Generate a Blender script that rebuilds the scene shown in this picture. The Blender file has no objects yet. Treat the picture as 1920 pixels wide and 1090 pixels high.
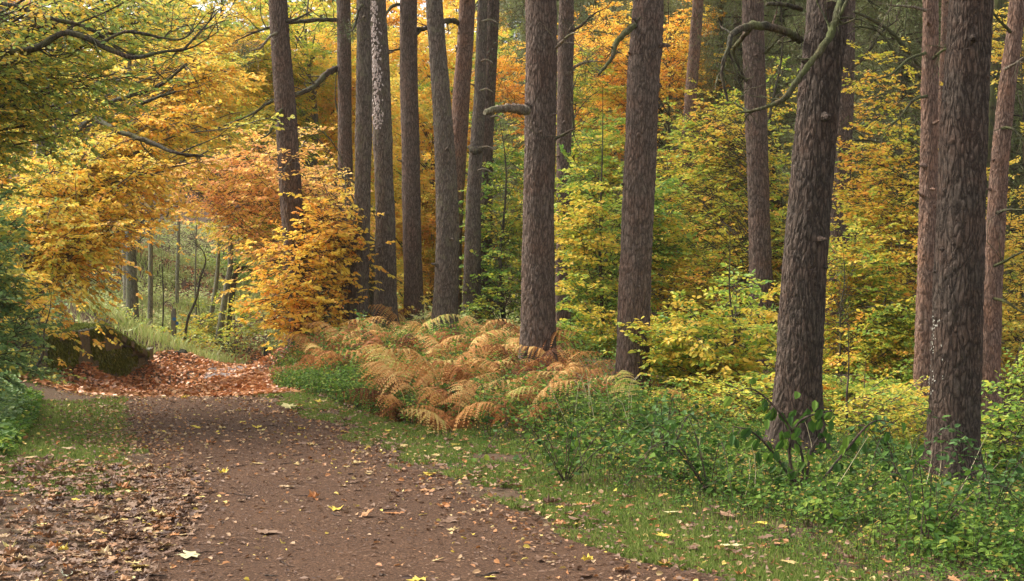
import bpy, math, random
import numpy as np
from mathutils import Vector

SEED = 11
rng = np.random.default_rng(SEED)
random.seed(SEED)
col = bpy.context.scene.collection

# ------------------------------------------------------------------ camera geometry
F, CX, CY, CAMH = 2667.0, 960.0, 545.0, 1.6
PIT = math.atan(45.0 / F)
cP, sP = math.cos(PIT), math.sin(PIT)


def P(px, py, D):
    x = (px - CX) / F * D
    v = (CY - py) / F * D
    return np.array((x, D * cP + v * sP, CAMH - D * sP + v * cP))


def m(px, D):            # pixels to metres at distance D
    return px / F * D


# ------------------------------------------------------------------ noise
def _hash(i, j, k):
    n = (i.astype(np.int64) * 73856093) ^ (j.astype(np.int64) * 19349663) ^ (k.astype(np.int64) * 83492791)
    n = (n ^ (n >> 13)) * 1274126177
    return ((n ^ (n >> 16)) & 0xFFFF) / 65535.0


def vnoise(x, y, z=None):
    x = np.asarray(x, float); y = np.asarray(y, float)
    z = np.zeros_like(x) if z is None else np.asarray(z, float)
    i, j, k = np.floor(x), np.floor(y), np.floor(z)
    u, v, w = x - i, y - j, z - k
    u, v, w = u * u * (3 - 2 * u), v * v * (3 - 2 * v), w * w * (3 - 2 * w)
    r = 0
    for a in (0, 1):
        for b in (0, 1):
            for c in (0, 1):
                r = r + _hash(i + a, j + b, k + c) * (u if a else 1 - u) * (v if b else 1 - v) * (w if c else 1 - w)
    return r * 2 - 1


# ------------------------------------------------------------------ terrain
ctrl = []
for x in (-14, -9, -5, -2, 1, 4, 8, 14):
    for y in (-4, 2, 6):
        ctrl.append((x, y, -0.04 * max(0, x - 3)))
for px, py, D in [(400, 880, 11.3), (700, 880, 11.3), (240, 752, 17), (480, 752, 17), (360, 752, 17), (60, 800, 14.2),
                  (130, 724, 24.3), (200, 714, 26.8), (268, 707, 30.2), (150, 737, 22), (450, 706, 30), (480, 700, 33), (430, 716, 27), (512, 690, 36), (180, 760, 19.5), (300, 758, 19.5), (420, 756, 19.5), (250, 745, 22), (400, 740, 24), (200, 715, 28), (330, 708, 31), (430, 693, 36), (480, 688, 38), (600, 680, 42),
                  (500, 705, 22), (560, 690, 21), (640, 775, 15.5), (760, 760, 16),
                  (1790, 905, 12.6), (1490, 845, 13), (1187, 785, 18), (1010, 715, 18.3), (670, 655, 27),
                  (722, 630, 29), (775, 615, 33), (835, 655, 26), (885, 618, 33), (908, 618, 34), (1057, 672, 30),
                  (1430, 680, 26), (1272, 640, 34), (1735, 810, 20), (1855, 770, 21), (1570, 660, 32), (1340, 780, 18),
                  (560, 630, 27), (650, 632, 36), (1900, 720, 34), (1500, 590, 60), (1100, 590, 60), (1800, 600, 60),
                  (60, 760, 16), (0, 690, 19), (-150, 640, 22), (-300, 800, 12), (90, 620, 27), (40, 560, 32), (180, 585, 34),
                  (300, 640, 41), (400, 605, 48), (300, 560, 52), (500, 570, 50), (250, 600, 43), (480, 655, 44), (420, 668, 42),
                  (400, 500, 62), (500, 505, 62), (400, 420, 80), (200, 460, 55), (0, 440, 50), (-200, 430, 45),
                  (700, 560, 60), (800, 480, 80), (1200, 520, 85), (1600, 520, 85), (1900, 540, 80),
                  (400, 330, 105), (0, 300, 95), (900, 330, 115), (1400, 380, 120), (1900, 400, 120)]:
    p = P(px, py, D)
    ctrl.append(tuple(p))
for x, y, z in [(-70, 10, 6), (-70, 60, 14), (-70, 120, 22), (0, 160, 22), (70, 160, 18), (-70, 200, 30), (80, 200, 26), (70, 0, -2),
                (70, 60, 1), (25, 10, -1.2), (25, 25, -1), (-25, 0, 2.0), (-25, 20, 2.6), (0, -30, 0), (-60, -30, 4), (60, -30, -1)]:
    ctrl.append((x, y, z))
ctrl = np.array(ctrl)


def _tps(d2):
    return 0.5 * d2 * np.log(d2 + 1e-9)


_n = len(ctrl)
_K = _tps(((ctrl[:, None, :2] - ctrl[None, :, :2]) ** 2).sum(-1)) + np.eye(_n) * 0.3
_A = np.zeros((_n + 3, _n + 3)); _A[:_n, :_n] = _K
_A[:_n, _n] = 1; _A[:_n, _n + 1:] = ctrl[:, :2]; _A[_n, :_n] = 1; _A[_n + 1:, :_n] = ctrl[:, :2].T
_w = np.linalg.solve(_A, np.concatenate([ctrl[:, 2], np.zeros(3)]))


def gz(x, y):
    x = np.atleast_1d(np.asarray(x, float)); y = np.atleast_1d(np.asarray(y, float))
    out = np.empty(x.shape); xf, yf, of = x.ravel(), y.ravel(), out.ravel()
    for s in range(0, len(xf), 20000):
        a, b = xf[s:s + 20000], yf[s:s + 20000]
        d2 = (a[:, None] - ctrl[None, :, 0]) ** 2 + (b[:, None] - ctrl[None, :, 1]) ** 2
        z = _tps(d2) @ _w[:_n] + _w[_n] + _w[_n + 1] * a + _w[_n + 2] * b
        far = np.clip((b - 15) / 30, 0, 1)
        z = z + vnoise(a / 0.7, b / 0.7) * 0.012 * (1 + 3 * far) + vnoise(a / 2.3, b / 2.3) * 0.02 * (1 + 5 * far)
        of[s:s + 20000] = z
    return out


# ------------------------------------------------------------------ mesh accumulation
class MB:
    def __init__(s):
        s.V, s.Fc, s.n = [], [], 0

    def add(s, V, Fa, mi=0, tint=0.5):
        V = np.asarray(V, float).reshape(-1, 3)
        Fa = np.asarray(Fa, int)
        t = np.broadcast_to(np.asarray(tint, float), (len(Fa),))
        s.V.append(V); s.Fc.append((Fa + s.n, mi, t)); s.n += len(V)

    def count(s):
        return sum(len(f[0]) for f in s.Fc)

    def mesh(s, name, mats, origin=(0, 0, 0), smooth=False):
        me = bpy.data.meshes.new(name)
        V = np.concatenate(s.V) - np.asarray(origin)
        loops = np.concatenate([f[0].ravel() for f in s.Fc])
        sizes = np.concatenate([np.full(len(f[0]), f[0].shape[1]) for f in s.Fc])
        mi = np.concatenate([np.full(len(f[0]), f[1]) for f in s.Fc])
        tint = np.concatenate([f[2] for f in s.Fc])
        me.vertices.add(len(V)); me.vertices.foreach_set('co', V.astype(np.float32).ravel())
        me.loops.add(len(loops)); me.loops.foreach_set('vertex_index', loops.astype(np.int32))
        me.polygons.add(len(sizes))
        st = np.concatenate([[0], np.cumsum(sizes)[:-1]])
        me.polygons.foreach_set('loop_start', st.astype(np.int32))
        me.polygons.foreach_set('material_index', mi.astype(np.int32))
        me.polygons.foreach_set('use_smooth', np.full(len(sizes), smooth))
        a = me.attributes.new('tint', 'FLOAT', 'FACE'); a.data.foreach_set('value', tint.astype(np.float32))
        for mt in mats:
            me.materials.append(mt)
        me.update(calc_edges=True)
        return me

    def build(s, name, mats, parent=None, smooth=False):
        if not isinstance(mats, (list, tuple)):
            mats = [mats]
        org = np.array(parent.location) if parent is not None else np.zeros(3)
        return link(name, s.mesh(name, mats, org, smooth), parent)


def link(name, me, parent=None):
    o = bpy.data.objects.new(name, me); col.objects.link(o)
    o.parent = parent
    return o


def thing(name, label, cat, loc, group=None):
    o = bpy.data.objects.new(name, None); col.objects.link(o)
    o.empty_display_size = 0.3
    o.location = [float(v) for v in loc]
    return tag(o, label, cat, group)


def tag(o, label=None, cat=None, group=None, kind=None):
    if label: o['label'] = label
    if cat: o['category'] = cat
    if group: o['group'] = group
    if kind: o['kind'] = kind
    return o


def copy_tree(o, parent=None):
    c = o.copy(); col.objects.link(c); c.parent = parent
    for ch in list(o.children):
        copy_tree(ch, c)
    return c


def unit(v):
    return v / (np.linalg.norm(v, axis=-1, keepdims=True) + 1e-9)


def smooth_poly(pts, n):
    """Catmull-Rom through rows of pts (any width), n samples, by chord length."""
    pts = np.asarray(pts, float)
    d = np.concatenate([[0], np.cumsum(np.linalg.norm(np.diff(pts[:, :3], axis=0), axis=1) + 1e-6)])
    t = np.linspace(0, d[-1], n)
    idx = np.clip(np.searchsorted(d, t, side='right') - 1, 0, len(pts) - 2)
    u = ((t - d[idx]) / (d[idx + 1] - d[idx]))[:, None]
    p0 = pts[np.maximum(idx - 1, 0)]; p1 = pts[idx]; p2 = pts[idx + 1]; p3 = pts[np.minimum(idx + 2, len(pts) - 1)]
    return 0.5 * (2 * p1 + (p2 - p0) * u + (2 * p0 - 5 * p1 + 4 * p2 - p3) * u ** 2 + (3 * p1 - p0 - 3 * p2 + p3) * u ** 3)


def tube(mb, pts, rad, ns=6, mi=0, tint=0.5, cap=True, rough=0.0):
    pts = np.asarray(pts, float); n = len(pts)
    rad = np.broadcast_to(np.asarray(rad, float), (n,))
    tan = unit(np.gradient(pts, axis=0))
    ref = np.array((0, 0, 1.0)) if abs(tan[:, 2]).mean() < 0.8 else np.array((1.0, 0, 0))
    a = unit(np.cross(tan, ref)); b = np.cross(tan, a)
    th = np.linspace(0, 2 * np.pi, ns, endpoint=False)
    r = rad[:, None] * np.ones(ns)
    if rough:
        r = r * (1 + rough * rng.standard_normal(r.shape))
    V = pts[:, None, :] + r[..., None] * (np.cos(th)[None, :, None] * a[:, None, :] + np.sin(th)[None, :, None] * b[:, None, :])
    i = np.arange(n - 1)[:, None] * ns; j = np.arange(ns)[None, :]; j2 = (j + 1) % ns
    Q = np.stack([i + j, i + ns + j, i + ns + j2, i + j2], -1).reshape(-1, 4)
    mb.add(V.reshape(-1, 3), Q, mi, tint)
    if cap:
        mb.add(V[-1], [list(range(ns))], mi, tint)


def prisms(mb, A, B, ra, rb, mi=0, tint=0.5):
    A = np.asarray(A, float); B = np.asarray(B, float)
    if len(A) == 0:
        return
    t = unit(B - A)
    ref = np.where(np.abs(t[:, 2:3]) < 0.9, np.array([[0, 0, 1.0]]), np.array([[1.0, 0, 0]]))
    a = unit(np.cross(t, ref)); b = np.cross(t, a)
    n = len(A); ra = np.broadcast_to(ra, (n,))[:, None]; rb = np.broadcast_to(rb, (n,))[:, None]
    vs = []
    for P0, r in ((A, ra), (B, rb)):
        for k in range(3):
            th = k * 2 * math.pi / 3
            vs.append(P0 + r * (math.cos(th) * a + math.sin(th) * b))
    V = np.stack(vs, 1).reshape(-1, 3)
    o = (np.arange(n) * 6)[:, None, None]
    q = np.array([[0, 3, 4, 1], [1, 4, 5, 2], [2, 5, 3, 0]])[None]
    tt = np.repeat(np.broadcast_to(tint, (n,)), 3)
    mb.add(V, (o + q).reshape(-1, 4), mi, tt)


def leaves(mb, Pn, D, N, L, W, tint, mi=0, shape='q', fold=0.12, curl=0.1):
    """flat leaves: base Pn, unit axis D, approx normal N, length L, width W"""
    n = len(Pn)
    if n == 0:
        return
    L = np.broadcast_to(L, (n,))[:, None]; W = np.broadcast_to(W, (n,))[:, None]
    D = unit(D); S = unit(np.cross(D, N)); N = np.cross(S, D)
    up = N * W * fold
    if shape == 'q':
        V = np.stack([Pn, Pn + D * L * .45 + S * W * .5 + up, Pn + D * L, Pn + D * L * .45 - S * W * .5 + up], 1)
        o = (np.arange(n) * 4)[:, None]
        mb.add(V.reshape(-1, 3), o + np.arange(4)[None], mi, tint)
    else:
        dn = -N * L * curl
        V = np.stack([Pn, Pn + D * L * .27 + S * W * .45 + up, Pn + D * L * .68 + S * W * .42 + up + dn * .4, Pn + D * L + dn,
                      Pn + D * L * .68 - S * W * .42 + up + dn * .4, Pn + D * L * .27 - S * W * .45 + up], 1)
        o = (np.arange(n) * 6)[:, None, None]
        q = np.array([[0, 1, 2, 3], [0, 3, 4, 5]])[None]
        mb.add(V.reshape(-1, 3), (o + q).reshape(-1, 4), mi, np.repeat(np.broadcast_to(tint, (n,)), 2))


# ------------------------------------------------------------------ materials
def new_mat(name):
    mt = bpy.data.materials.new(name); mt.use_nodes = True
    nt = mt.node_tree; nt.nodes.clear()
    return mt, nt


def N_(nt, t, **kw):
    n = nt.nodes.new(t)
    for k, v in kw.items():
        setattr(n, k, v)
    return n


def ramp(nt, fac, stops, interp='LINEAR'):
    r = N_(nt, 'ShaderNodeValToRGB'); r.color_ramp.interpolation = interp
    e = r.color_ramp.elements
    while len(e) < len(stops):
        e.new(0.5)
    for i, (p, c) in enumerate(stops):
        e[i].position = p; e[i].color = (c[0], c[1], c[2], 1)
    nt.links.new(fac, r.inputs[0])
    return r.outputs[0]


def noise(nt, vec, scale, detail=4, rough=0.6):
    n = N_(nt, 'ShaderNodeTexNoise'); n.inputs['Scale'].default_value = scale
    n.inputs['Detail'].default_value = detail; n.inputs['Roughness'].default_value = rough
    if vec is not None:
        nt.links.new(vec, n.inputs['Vector'])
    return n.outputs['Fac']


def mapping(nt, vec, scale=(1, 1, 1)):
    n = N_(nt, 'ShaderNodeMapping'); n.inputs['Scale'].default_value = scale
    nt.links.new(vec, n.inputs['Vector'])
    return n.outputs[0]


def mixc(nt, fac, a, b, mode='MIX'):
    n = N_(nt, 'ShaderNodeMix', data_type='RGBA', blend_type=mode)
    for k, v in ((0, fac), (6, a), (7, b)):
        if isinstance(v, (int, float)):
            n.inputs[k].default_value = v
        elif isinstance(v, tuple):
            n.inputs[k].default_value = (*v, 1)
        else:
            nt.links.new(v, n.inputs[k])
    return n.outputs[2]


def leaf_mat(name, stops, trans=0.45, rough=0.5, spec=0.3):
    mt, nt = new_mat(name)
    at = N_(nt, 'ShaderNodeAttribute', attribute_name='tint')
    c = ramp(nt, at.outputs['Fac'], stops)
    p = N_(nt, 'ShaderNodeBsdfPrincipled'); p.inputs['Roughness'].default_value = rough
    p.inputs['Specular IOR Level'].default_value = spec
    nt.links.new(c, p.inputs['Base Color'])
    tr = N_(nt, 'ShaderNodeBsdfTranslucent'); nt.links.new(c, tr.inputs['Color'])
    mx = N_(nt, 'ShaderNodeMixShader'); mx.inputs[0].default_value = trans
    nt.links.new(p.outputs[0], mx.inputs[1]); nt.links.new(tr.outputs[0], mx.inputs[2])
    o = N_(nt, 'ShaderNodeOutputMaterial'); nt.links.new(mx.outputs[0], o.inputs[0])
    return mt


def bark_mat(name, dark, mid, light, moss=0.0, scale=1.0, bump=0.6, red=(0.22, 0.10, 0.06), redamt=0.3, mosscol=(0.13, 0.14, 0.05)):
    mt, nt = new_mat(name)
    tc = N_(nt, 'ShaderNodeTexCoord'); oi = N_(nt, 'ShaderNodeObjectInfo')
    ad = N_(nt, 'ShaderNodeVectorMath', operation='ADD')
    nt.links.new(tc.outputs['Object'], ad.inputs[0])
    cb = N_(nt, 'ShaderNodeCombineXYZ'); mu = N_(nt, 'ShaderNodeMath', operation='MULTIPLY'); mu.inputs[1].default_value = 37.0
    nt.links.new(oi.outputs['Random'], mu.inputs[0]); nt.links.new(mu.outputs[0], cb.inputs[2]); nt.links.new(cb.outputs[0], ad.inputs[1])
    v = ad.outputs[0]
    vs = mapping(nt, v, (1, 1, 0.2))
    wob = N_(nt, 'ShaderNodeTexNoise'); wob.inputs['Scale'].default_value = 6; nt.links.new(vs, wob.inputs['Vector'])
    vm = N_(nt, 'ShaderNodeVectorMath', operation='MULTIPLY_ADD'); nt.links.new(wob.outputs['Color'], vm.inputs[0])
    vm.inputs[1].default_value = (0.14, 0.14, 0.14); nt.links.new(vs, vm.inputs[2])
    vo = N_(nt, 'ShaderNodeTexVoronoi', feature='DISTANCE_TO_EDGE'); vo.inputs['Scale'].default_value = 30 * scale
    nt.links.new(vm.outputs[0], vo.inputs['Vector'])
    vc = N_(nt, 'ShaderNodeTexVoronoi', feature='F1'); vc.inputs['Scale'].default_value = 30 * scale
    nt.links.new(vm.outputs[0], vc.inputs['Vector'])
    fl = noise(nt, mapping(nt, v, (1, 1, 0.5)), 70 * scale, 4, 0.7)
    big = noise(nt, v, 3.0, 3, 0.6)
    c = ramp(nt, fl, [(0.28, dark), (0.5, mid), (0.72, light)])
    cellv = N_(nt, 'ShaderNodeSeparateColor'); nt.links.new(vc.outputs['Color'], cellv.inputs[0])
    m1 = N_(nt, 'ShaderNodeMath', operation='MULTIPLY'); nt.links.new(cellv.outputs[0], m1.inputs[0]); m1.inputs[1].default_value = 0.3
    c = mixc(nt, m1.outputs[0], c, light)
    bg = N_(nt, 'ShaderNodeMapRange'); nt.links.new(big, bg.inputs[0]); bg.inputs[1].default_value = 0.42; bg.inputs[2].default_value = 0.66
    bg.inputs[4].default_value = redamt
    c = mixc(nt, bg.outputs[0], c, red)
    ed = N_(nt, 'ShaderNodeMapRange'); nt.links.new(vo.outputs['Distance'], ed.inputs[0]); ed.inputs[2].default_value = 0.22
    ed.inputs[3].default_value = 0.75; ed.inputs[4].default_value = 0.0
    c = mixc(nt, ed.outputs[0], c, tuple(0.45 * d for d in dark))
    if moss > 0:
        mn = noise(nt, v, 5, 5, 0.7)
        mr = N_(nt, 'ShaderNodeMapRange'); nt.links.new(mn, mr.inputs[0])
        mr.inputs[1].default_value = 0.62 - 0.4 * moss; mr.inputs[2].default_value = 0.85 - 0.4 * moss; mr.inputs[4].default_value = 0.85
        c = mixc(nt, mr.outputs[0], c, mosscol)
    p = N_(nt, 'ShaderNodeBsdfPrincipled'); p.inputs['Roughness'].default_value = 0.9
    p.inputs['Specular IOR Level'].default_value = 0.2
    nt.links.new(c, p.inputs['Base Color'])
    h = N_(nt, 'ShaderNodeMath', operation='MINIMUM'); nt.links.new(vo.outputs['Distance'], h.inputs[0]); h.inputs[1].default_value = 0.2
    h2 = N_(nt, 'ShaderNodeMath', operation='MULTIPLY_ADD'); nt.links.new(fl, h2.inputs[0]); h2.inputs[1].default_value = 0.25
    nt.links.new(h.outputs[0], h2.inputs[2])
    b = N_(nt, 'ShaderNodeBump'); b.inputs['Strength'].default_value = bump; b.inputs['Distance'].default_value = 0.06
    nt.links.new(h2.outputs[0], b.inputs['Height']); nt.links.new(b.outputs[0], p.inputs['Normal'])
    o = N_(nt, 'ShaderNodeOutputMaterial'); nt.links.new(p.outputs[0], o.inputs[0])
    return mt


def soil_mat(name, layers, scale=1.0, bump=0.5, rough=0.95):
    """layers: [(noise scale, stops)], later ones mixed in by half"""
    mt, nt = new_mat(name)
    tc = N_(nt, 'ShaderNodeTexCoord'); v = tc.outputs['Object']
    c = None
    for i, (sc, stops, f) in enumerate(layers):
        cc = ramp(nt, noise(nt, v, sc * scale, 6, 0.7), stops)
        c = cc if c is None else mixc(nt, f, c, cc)
    p = N_(nt, 'ShaderNodeBsdfPrincipled'); p.inputs['Roughness'].default_value = rough
    p.inputs['Specular IOR Level'].default_value = 0.15
    nt.links.new(c, p.inputs['Base Color'])
    b = N_(nt, 'ShaderNodeBump'); b.inputs['Strength'].default_value = bump; b.inputs['Distance'].default_value = 0.03
    nt.links.new(noise(nt, v, 45 * scale, 6, 0.75), b.inputs['Height']); nt.links.new(b.outputs[0], p.inputs['Normal'])
    o = N_(nt, 'ShaderNodeOutputMaterial'); nt.links.new(p.outputs[0], o.inputs[0])
    return mt


M = {}
M['gold'] = leaf_mat('golden leaf', [(0, (.80, .40, .07)), (.3, (.88, .56, .09)), (.62, (.88, .70, .12)), (1, (.50, .54, .10))])
M['orange'] = leaf_mat('orange leaf', [(0, (.76, .32, .06)), (.35, (.88, .46, .07)), (.7, (.90, .60, .09)), (1, (.90, .72, .12))])
M['salmon'] = leaf_mat('copper leaf', [(0, (.72, .34, .13)), (.4, (.86, .46, .16)), (.8, (.88, .60, .14)), (1, (.84, .70, .14))])
M['yelgreen'] = leaf_mat('yellow green leaf', [(0, (.15, .29, .05)), (.35, (.32, .46, .07)), (.65, (.62, .62, .08)), (1, (.80, .54, .08))])
M['yellow'] = leaf_mat('yellow leaf', [(0, (.22, .36, .05)), (.3, (.50, .54, .07)), (.6, (.78, .64, .08)), (.85, (.82, .56, .07)), (1, (.80, .40, .07))])
M['green'] = leaf_mat('green leaf', [(0, (.07, .16, .04)), (.5, (.18, .34, .06)), (.85, (.36, .48, .08)), (1, (.76, .56, .07))])
M['oak'] = leaf_mat('oak leaf', [(0, (.16, .26, .07)), (.4, (.32, .42, .10)), (.62, (.52, .52, .10)), (.8, (.80, .62, .09)), (1, (.84, .50, .08))], trans=.52)
M['dkgreen'] = leaf_mat('dark green leaf', [(0, (.03, .07, .02)), (.6, (.08, .16, .035)), (1, (.20, .30, .06))], trans=0.25, rough=.6, spec=.2)
M['bluegreen'] = leaf_mat('blue green leaf', [(0, (.08, .14, .05)), (.6, (.20, .31, .10)), (.85, (.38, .46, .13)), (1, (.70, .58, .10))], trans=0.4, rough=.5, spec=.25)
M['grass'] = leaf_mat('grass blade', [(0, (.09, .13, .03)), (.5, (.18, .26, .05)), (1, (.40, .37, .13))], trans=.35, rough=.7, spec=.1)
M['grasshay'] = leaf_mat('rough grass', [(0, (.24, .34, .08)), (.5, (.44, .50, .16)), (1, (.64, .56, .28))], trans=.35)
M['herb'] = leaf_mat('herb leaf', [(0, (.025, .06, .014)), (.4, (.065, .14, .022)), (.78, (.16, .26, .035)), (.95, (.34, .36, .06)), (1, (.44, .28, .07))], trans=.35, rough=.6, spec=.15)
M['bracken'] = leaf_mat('bracken frond', [(0, (.10, .04, .018)), (.3, (.36, .135, .042)), (.6, (.58, .28, .09)), (.85, (.70, .50, .18)), (1, (.44, .50, .11))], trans=.3, rough=.7, spec=.15)
M['litter'] = leaf_mat('fallen leaf', [(0, (.045, .022, .014)), (.3, (.13, .066, .035)), (.6, (.24, .145, .085)), (.76, (.40, .16, .045)), (.88, (.42, .29, .16)), (.95, (.62, .46, .06)), (1, (.52, .55, .42))], trans=.12, rough=.6, spec=.3)
M['carpet'] = leaf_mat('copper fallen leaf', [(0, (.20, .075, .03)), (.4, (.46, .18, .06)), (.8, (.60, .29, .11)), (1, (.72, .46, .25))], trans=.12, rough=.45, spec=.4)
M['needle'] = leaf_mat('pine needle', [(0, (.05, .07, .025)), (.5, (.09, .14, .04)), (1, (.20, .20, .07))], trans=.2)
M['conifer'] = leaf_mat('conifer needle', [(0, (.17, .125, .065)), (.4, (.20, .20, .08)), (1, (.25, .33, .11))], trans=.25)
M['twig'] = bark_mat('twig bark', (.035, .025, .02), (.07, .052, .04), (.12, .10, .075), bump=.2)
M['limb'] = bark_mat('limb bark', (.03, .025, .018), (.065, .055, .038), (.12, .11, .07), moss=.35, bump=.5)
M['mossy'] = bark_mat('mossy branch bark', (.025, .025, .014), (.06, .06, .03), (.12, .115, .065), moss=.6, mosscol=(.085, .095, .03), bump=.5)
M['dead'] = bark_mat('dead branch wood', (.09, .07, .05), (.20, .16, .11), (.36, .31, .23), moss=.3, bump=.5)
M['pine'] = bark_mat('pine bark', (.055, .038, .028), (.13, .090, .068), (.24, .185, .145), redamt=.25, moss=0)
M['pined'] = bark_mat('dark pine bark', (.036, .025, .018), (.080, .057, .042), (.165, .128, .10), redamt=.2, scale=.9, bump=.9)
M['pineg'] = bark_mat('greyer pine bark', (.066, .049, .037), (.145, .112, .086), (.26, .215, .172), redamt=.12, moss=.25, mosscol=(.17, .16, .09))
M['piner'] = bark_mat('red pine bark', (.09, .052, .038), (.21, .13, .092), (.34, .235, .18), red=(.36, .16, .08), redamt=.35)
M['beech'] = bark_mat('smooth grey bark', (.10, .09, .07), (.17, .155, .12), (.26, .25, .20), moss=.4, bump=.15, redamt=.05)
M['glade_lit'] = bark_mat('mossy bark tinted sunlit', (.15, .14, .10), (.26, .24, .17), (.38, .36, .27), moss=.35, bump=.3, redamt=.05, mosscol=(.20, .22, .09))  # lighter copy of the trunk bark, sunlight in the hollow put into its colour
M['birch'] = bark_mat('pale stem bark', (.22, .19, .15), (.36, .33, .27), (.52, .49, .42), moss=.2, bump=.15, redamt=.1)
M['earth'] = soil_mat('woodland floor', [(1.3, [(.3, (.05, .033, .022)), (.7, (.10, .075, .04))], 0), (9, [(.3, (.04, .025, .018)), (.5, (.10, .06, .035)), (.7, (.07, .09, .03))], .6), (60, [(.3, (.035, .022, .015)), (.7, (.17, .10, .06))], .5)])
M['path'] = soil_mat('trodden earth', [(0.9, [(.38, (.034, .021, .015)), (.62, (.118, .062, .034))], 0), (12, [(.3, (.040, .026, .019)), (.7, (.125, .062, .032))], .5), (75, [(.3, (.020, .012, .008)), (.50, (.090, .047, .026)), (.68, (.30, .165, .09))], .62)], bump=.8)
M['gravel'] = soil_mat('pale trodden gravel', [(3, [(.3, (.15, .13, .12)), (.7, (.24, .21, .20))], 0), (40, [(.3, (.09, .07, .06)), (.7, (.30, .26, .24))], .5)])
M['stone'] = soil_mat('gritstone', [(4, [(.35, (.13, .13, .105)), (.6, (.25, .245, .20))], 0), (2.2, [(.34, (.20, .195, .155)), (.50, (.10, .125, .04))], .6), (40, [(.3, (.12, .10, .075)), (.7, (.36, .32, .26))], .35)], bump=.9)
M['moss'] = leaf_mat('wall moss', [(0, (.07, .085, .02)), (.6, (.15, .18, .035)), (1, (.28, .32, .07))], trans=.15, rough=.9, spec=.1)
M['wood'] = soil_mat('weathered post timber', [(14, [(.3, (.12, .10, .08)), (.7, (.24, .20, .15))], 0), (80, [(.3, (.08, .07, .05)), (.7, (.26, .23, .18))], .4)])
M['rock'] = soil_mat('dark rock', [(6, [(.3, (.04, .035, .03)), (.7, (.10, .09, .075))], 0), (40, [(.3, (.03, .03, .02)), (.7, (.10, .11, .05))], .4)])
M['blue'] = soil_mat('blue painted marker', [(10, [(.3, (.04, .12, .26)), (.7, (.07, .17, .34))], 0)])
M['slope'] = leaf_mat('hillside leaf tinted sunlit', [(0, (.22, .32, .09)), (.4, (.40, .50, .16)), (.75, (.58, .62, .24)), (1, (.70, .56, .30))], trans=.4)  # leaf colours raised to imitate sunlight on the far hillside
M['straw'] = leaf_mat('dry stalk', [(0, (.42, .33, .18)), (1, (.68, .58, .36))], trans=.1)


# ------------------------------------------------------------------ ground, path, carpet
def axis(segs):
    out = [segs[0][0]]
    for a, b, st in segs:
        out += list(np.linspace(a, b, max(1, int(round((b - a) / st))) + 1)[1:])
    return np.array(out)


def sheet(xs, ys, zoff=0.0, zfun=None):
    X, Y = np.meshgrid(xs, ys)
    Z = (gz(X, Y) if zfun is None else zfun(X, Y)) + zoff
    V = np.stack([X, Y, Z], -1).reshape(-1, 3)
    nx = len(xs); i = np.arange(len(ys) - 1)[:, None] * nx + np.arange(nx - 1)[None]
    Q = np.stack([i, i + 1, i + nx + 1, i + nx], -1).reshape(-1, 4)
    return V, Q


V, Q = sheet(axis([(-90, -16, 2.5), (-16, 12, .22), (12, 90, 2.5)]), axis([(-40, 1, 2.5), (1, 46, .22), (46, 200, 2.2)]))
mb = MB(); mb.add(V, Q)
tag(mb.build('ground', M['earth'], smooth=True), kind='structure')

RY = [3, 5.5, 7.2, 8.5, 9.9, 11.5, 14.2, 17, 18.4, 20]
RX = [2.6, 1.7, 1.0, .29, -.22, -.86, -1.7, -3.0, -3.5, -4.0]
LY = [3, 7.2, 9.3, 11.5, 14.2, 17, 18.4, 20]
LX = [-2.0, -2.25, -2.5, -3.04, -3.8, -4.62, -5.3, -6.0]
CRy = [17.0, 18.5, 22, 28, 36, 39]
CRx = [-3.6, -3.9, -4.4, -5.6, -6.2, -6.4]
CLy = [17.0, 18.5, 22, 24.5, 31, 33.5, 36, 39]
CLx = [-6.2, -7.0, -7.8, -8.1, -8.15, -8.0, -7.3, -7.1]


def strip(ys, lfun, rfun, n=60, zoff=.02):
    V = []
    for y in ys:
        a, b = lfun(y), rfun(y)
        xs = np.linspace(a, b, n)
        V.append(np.stack([xs, np.full(n, y), np.zeros(n)], -1))
    V = np.concatenate(V); V[:, 2] = gz(V[:, 0], V[:, 1]) + zoff
    e = np.tile(np.minimum(np.arange(n), np.arange(n)[::-1]), len(ys))
    V[e == 0, 2] -= zoff + .03
    i = np.arange(len(ys) - 1)[:, None] * n + np.arange(n - 1)[None]
    return V, np.stack([i, i + 1, i + n + 1, i + n], -1).reshape(-1, 4)


wig = lambda y, k, a=.12: a * float(vnoise(np.array([y * 1.3]), np.array([k]))[0]) + a * .5 * float(vnoise(np.array([y * 4.1]), np.array([k + 5.]))[0])
V, Q = strip(np.arange(2, 19.0, .12), lambda y: np.interp(y, LY, LX) + wig(y, 1), lambda y: np.interp(y, RY, RX) + wig(y, 9))
mb = MB(); mb.add(V, Q); tag(mb.build('path', M['path'], smooth=True), kind='structure')
V, Q = strip(np.arange(31.0, 41.0, .2), lambda y: np.interp(y, [31, 34, 37, 41], [-6.7, -7.2, -7.3, -6.4]) + wig(y, 1), lambda y: np.interp(y, [31, 34, 37, 41], [-5.9, -6.0, -5.6, -3.6]) + wig(y, 9))
mb = MB(); mb.add(V, Q); tag(mb.build('gravel_path', M['gravel'], smooth=True), kind='structure')


def in_path(x, y, pad=0.0):
    return (y < 18.6) & (x > np.interp(y, LY, LX) - pad) & (x < np.interp(y, RY, RX) + pad)


def in_carpet(x, y, pad=0.0):
    return (y > 17.6) & (y < 40) & (x > np.interp(y, CLy, CLx) - pad) & (x < np.interp(y, CRy, CRx) + pad)


def rdir(n, up=1.0, jit=.45):
    v = rng.standard_normal((n, 3)) * jit
    v[:, 2] += up
    return unit(v)


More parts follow.
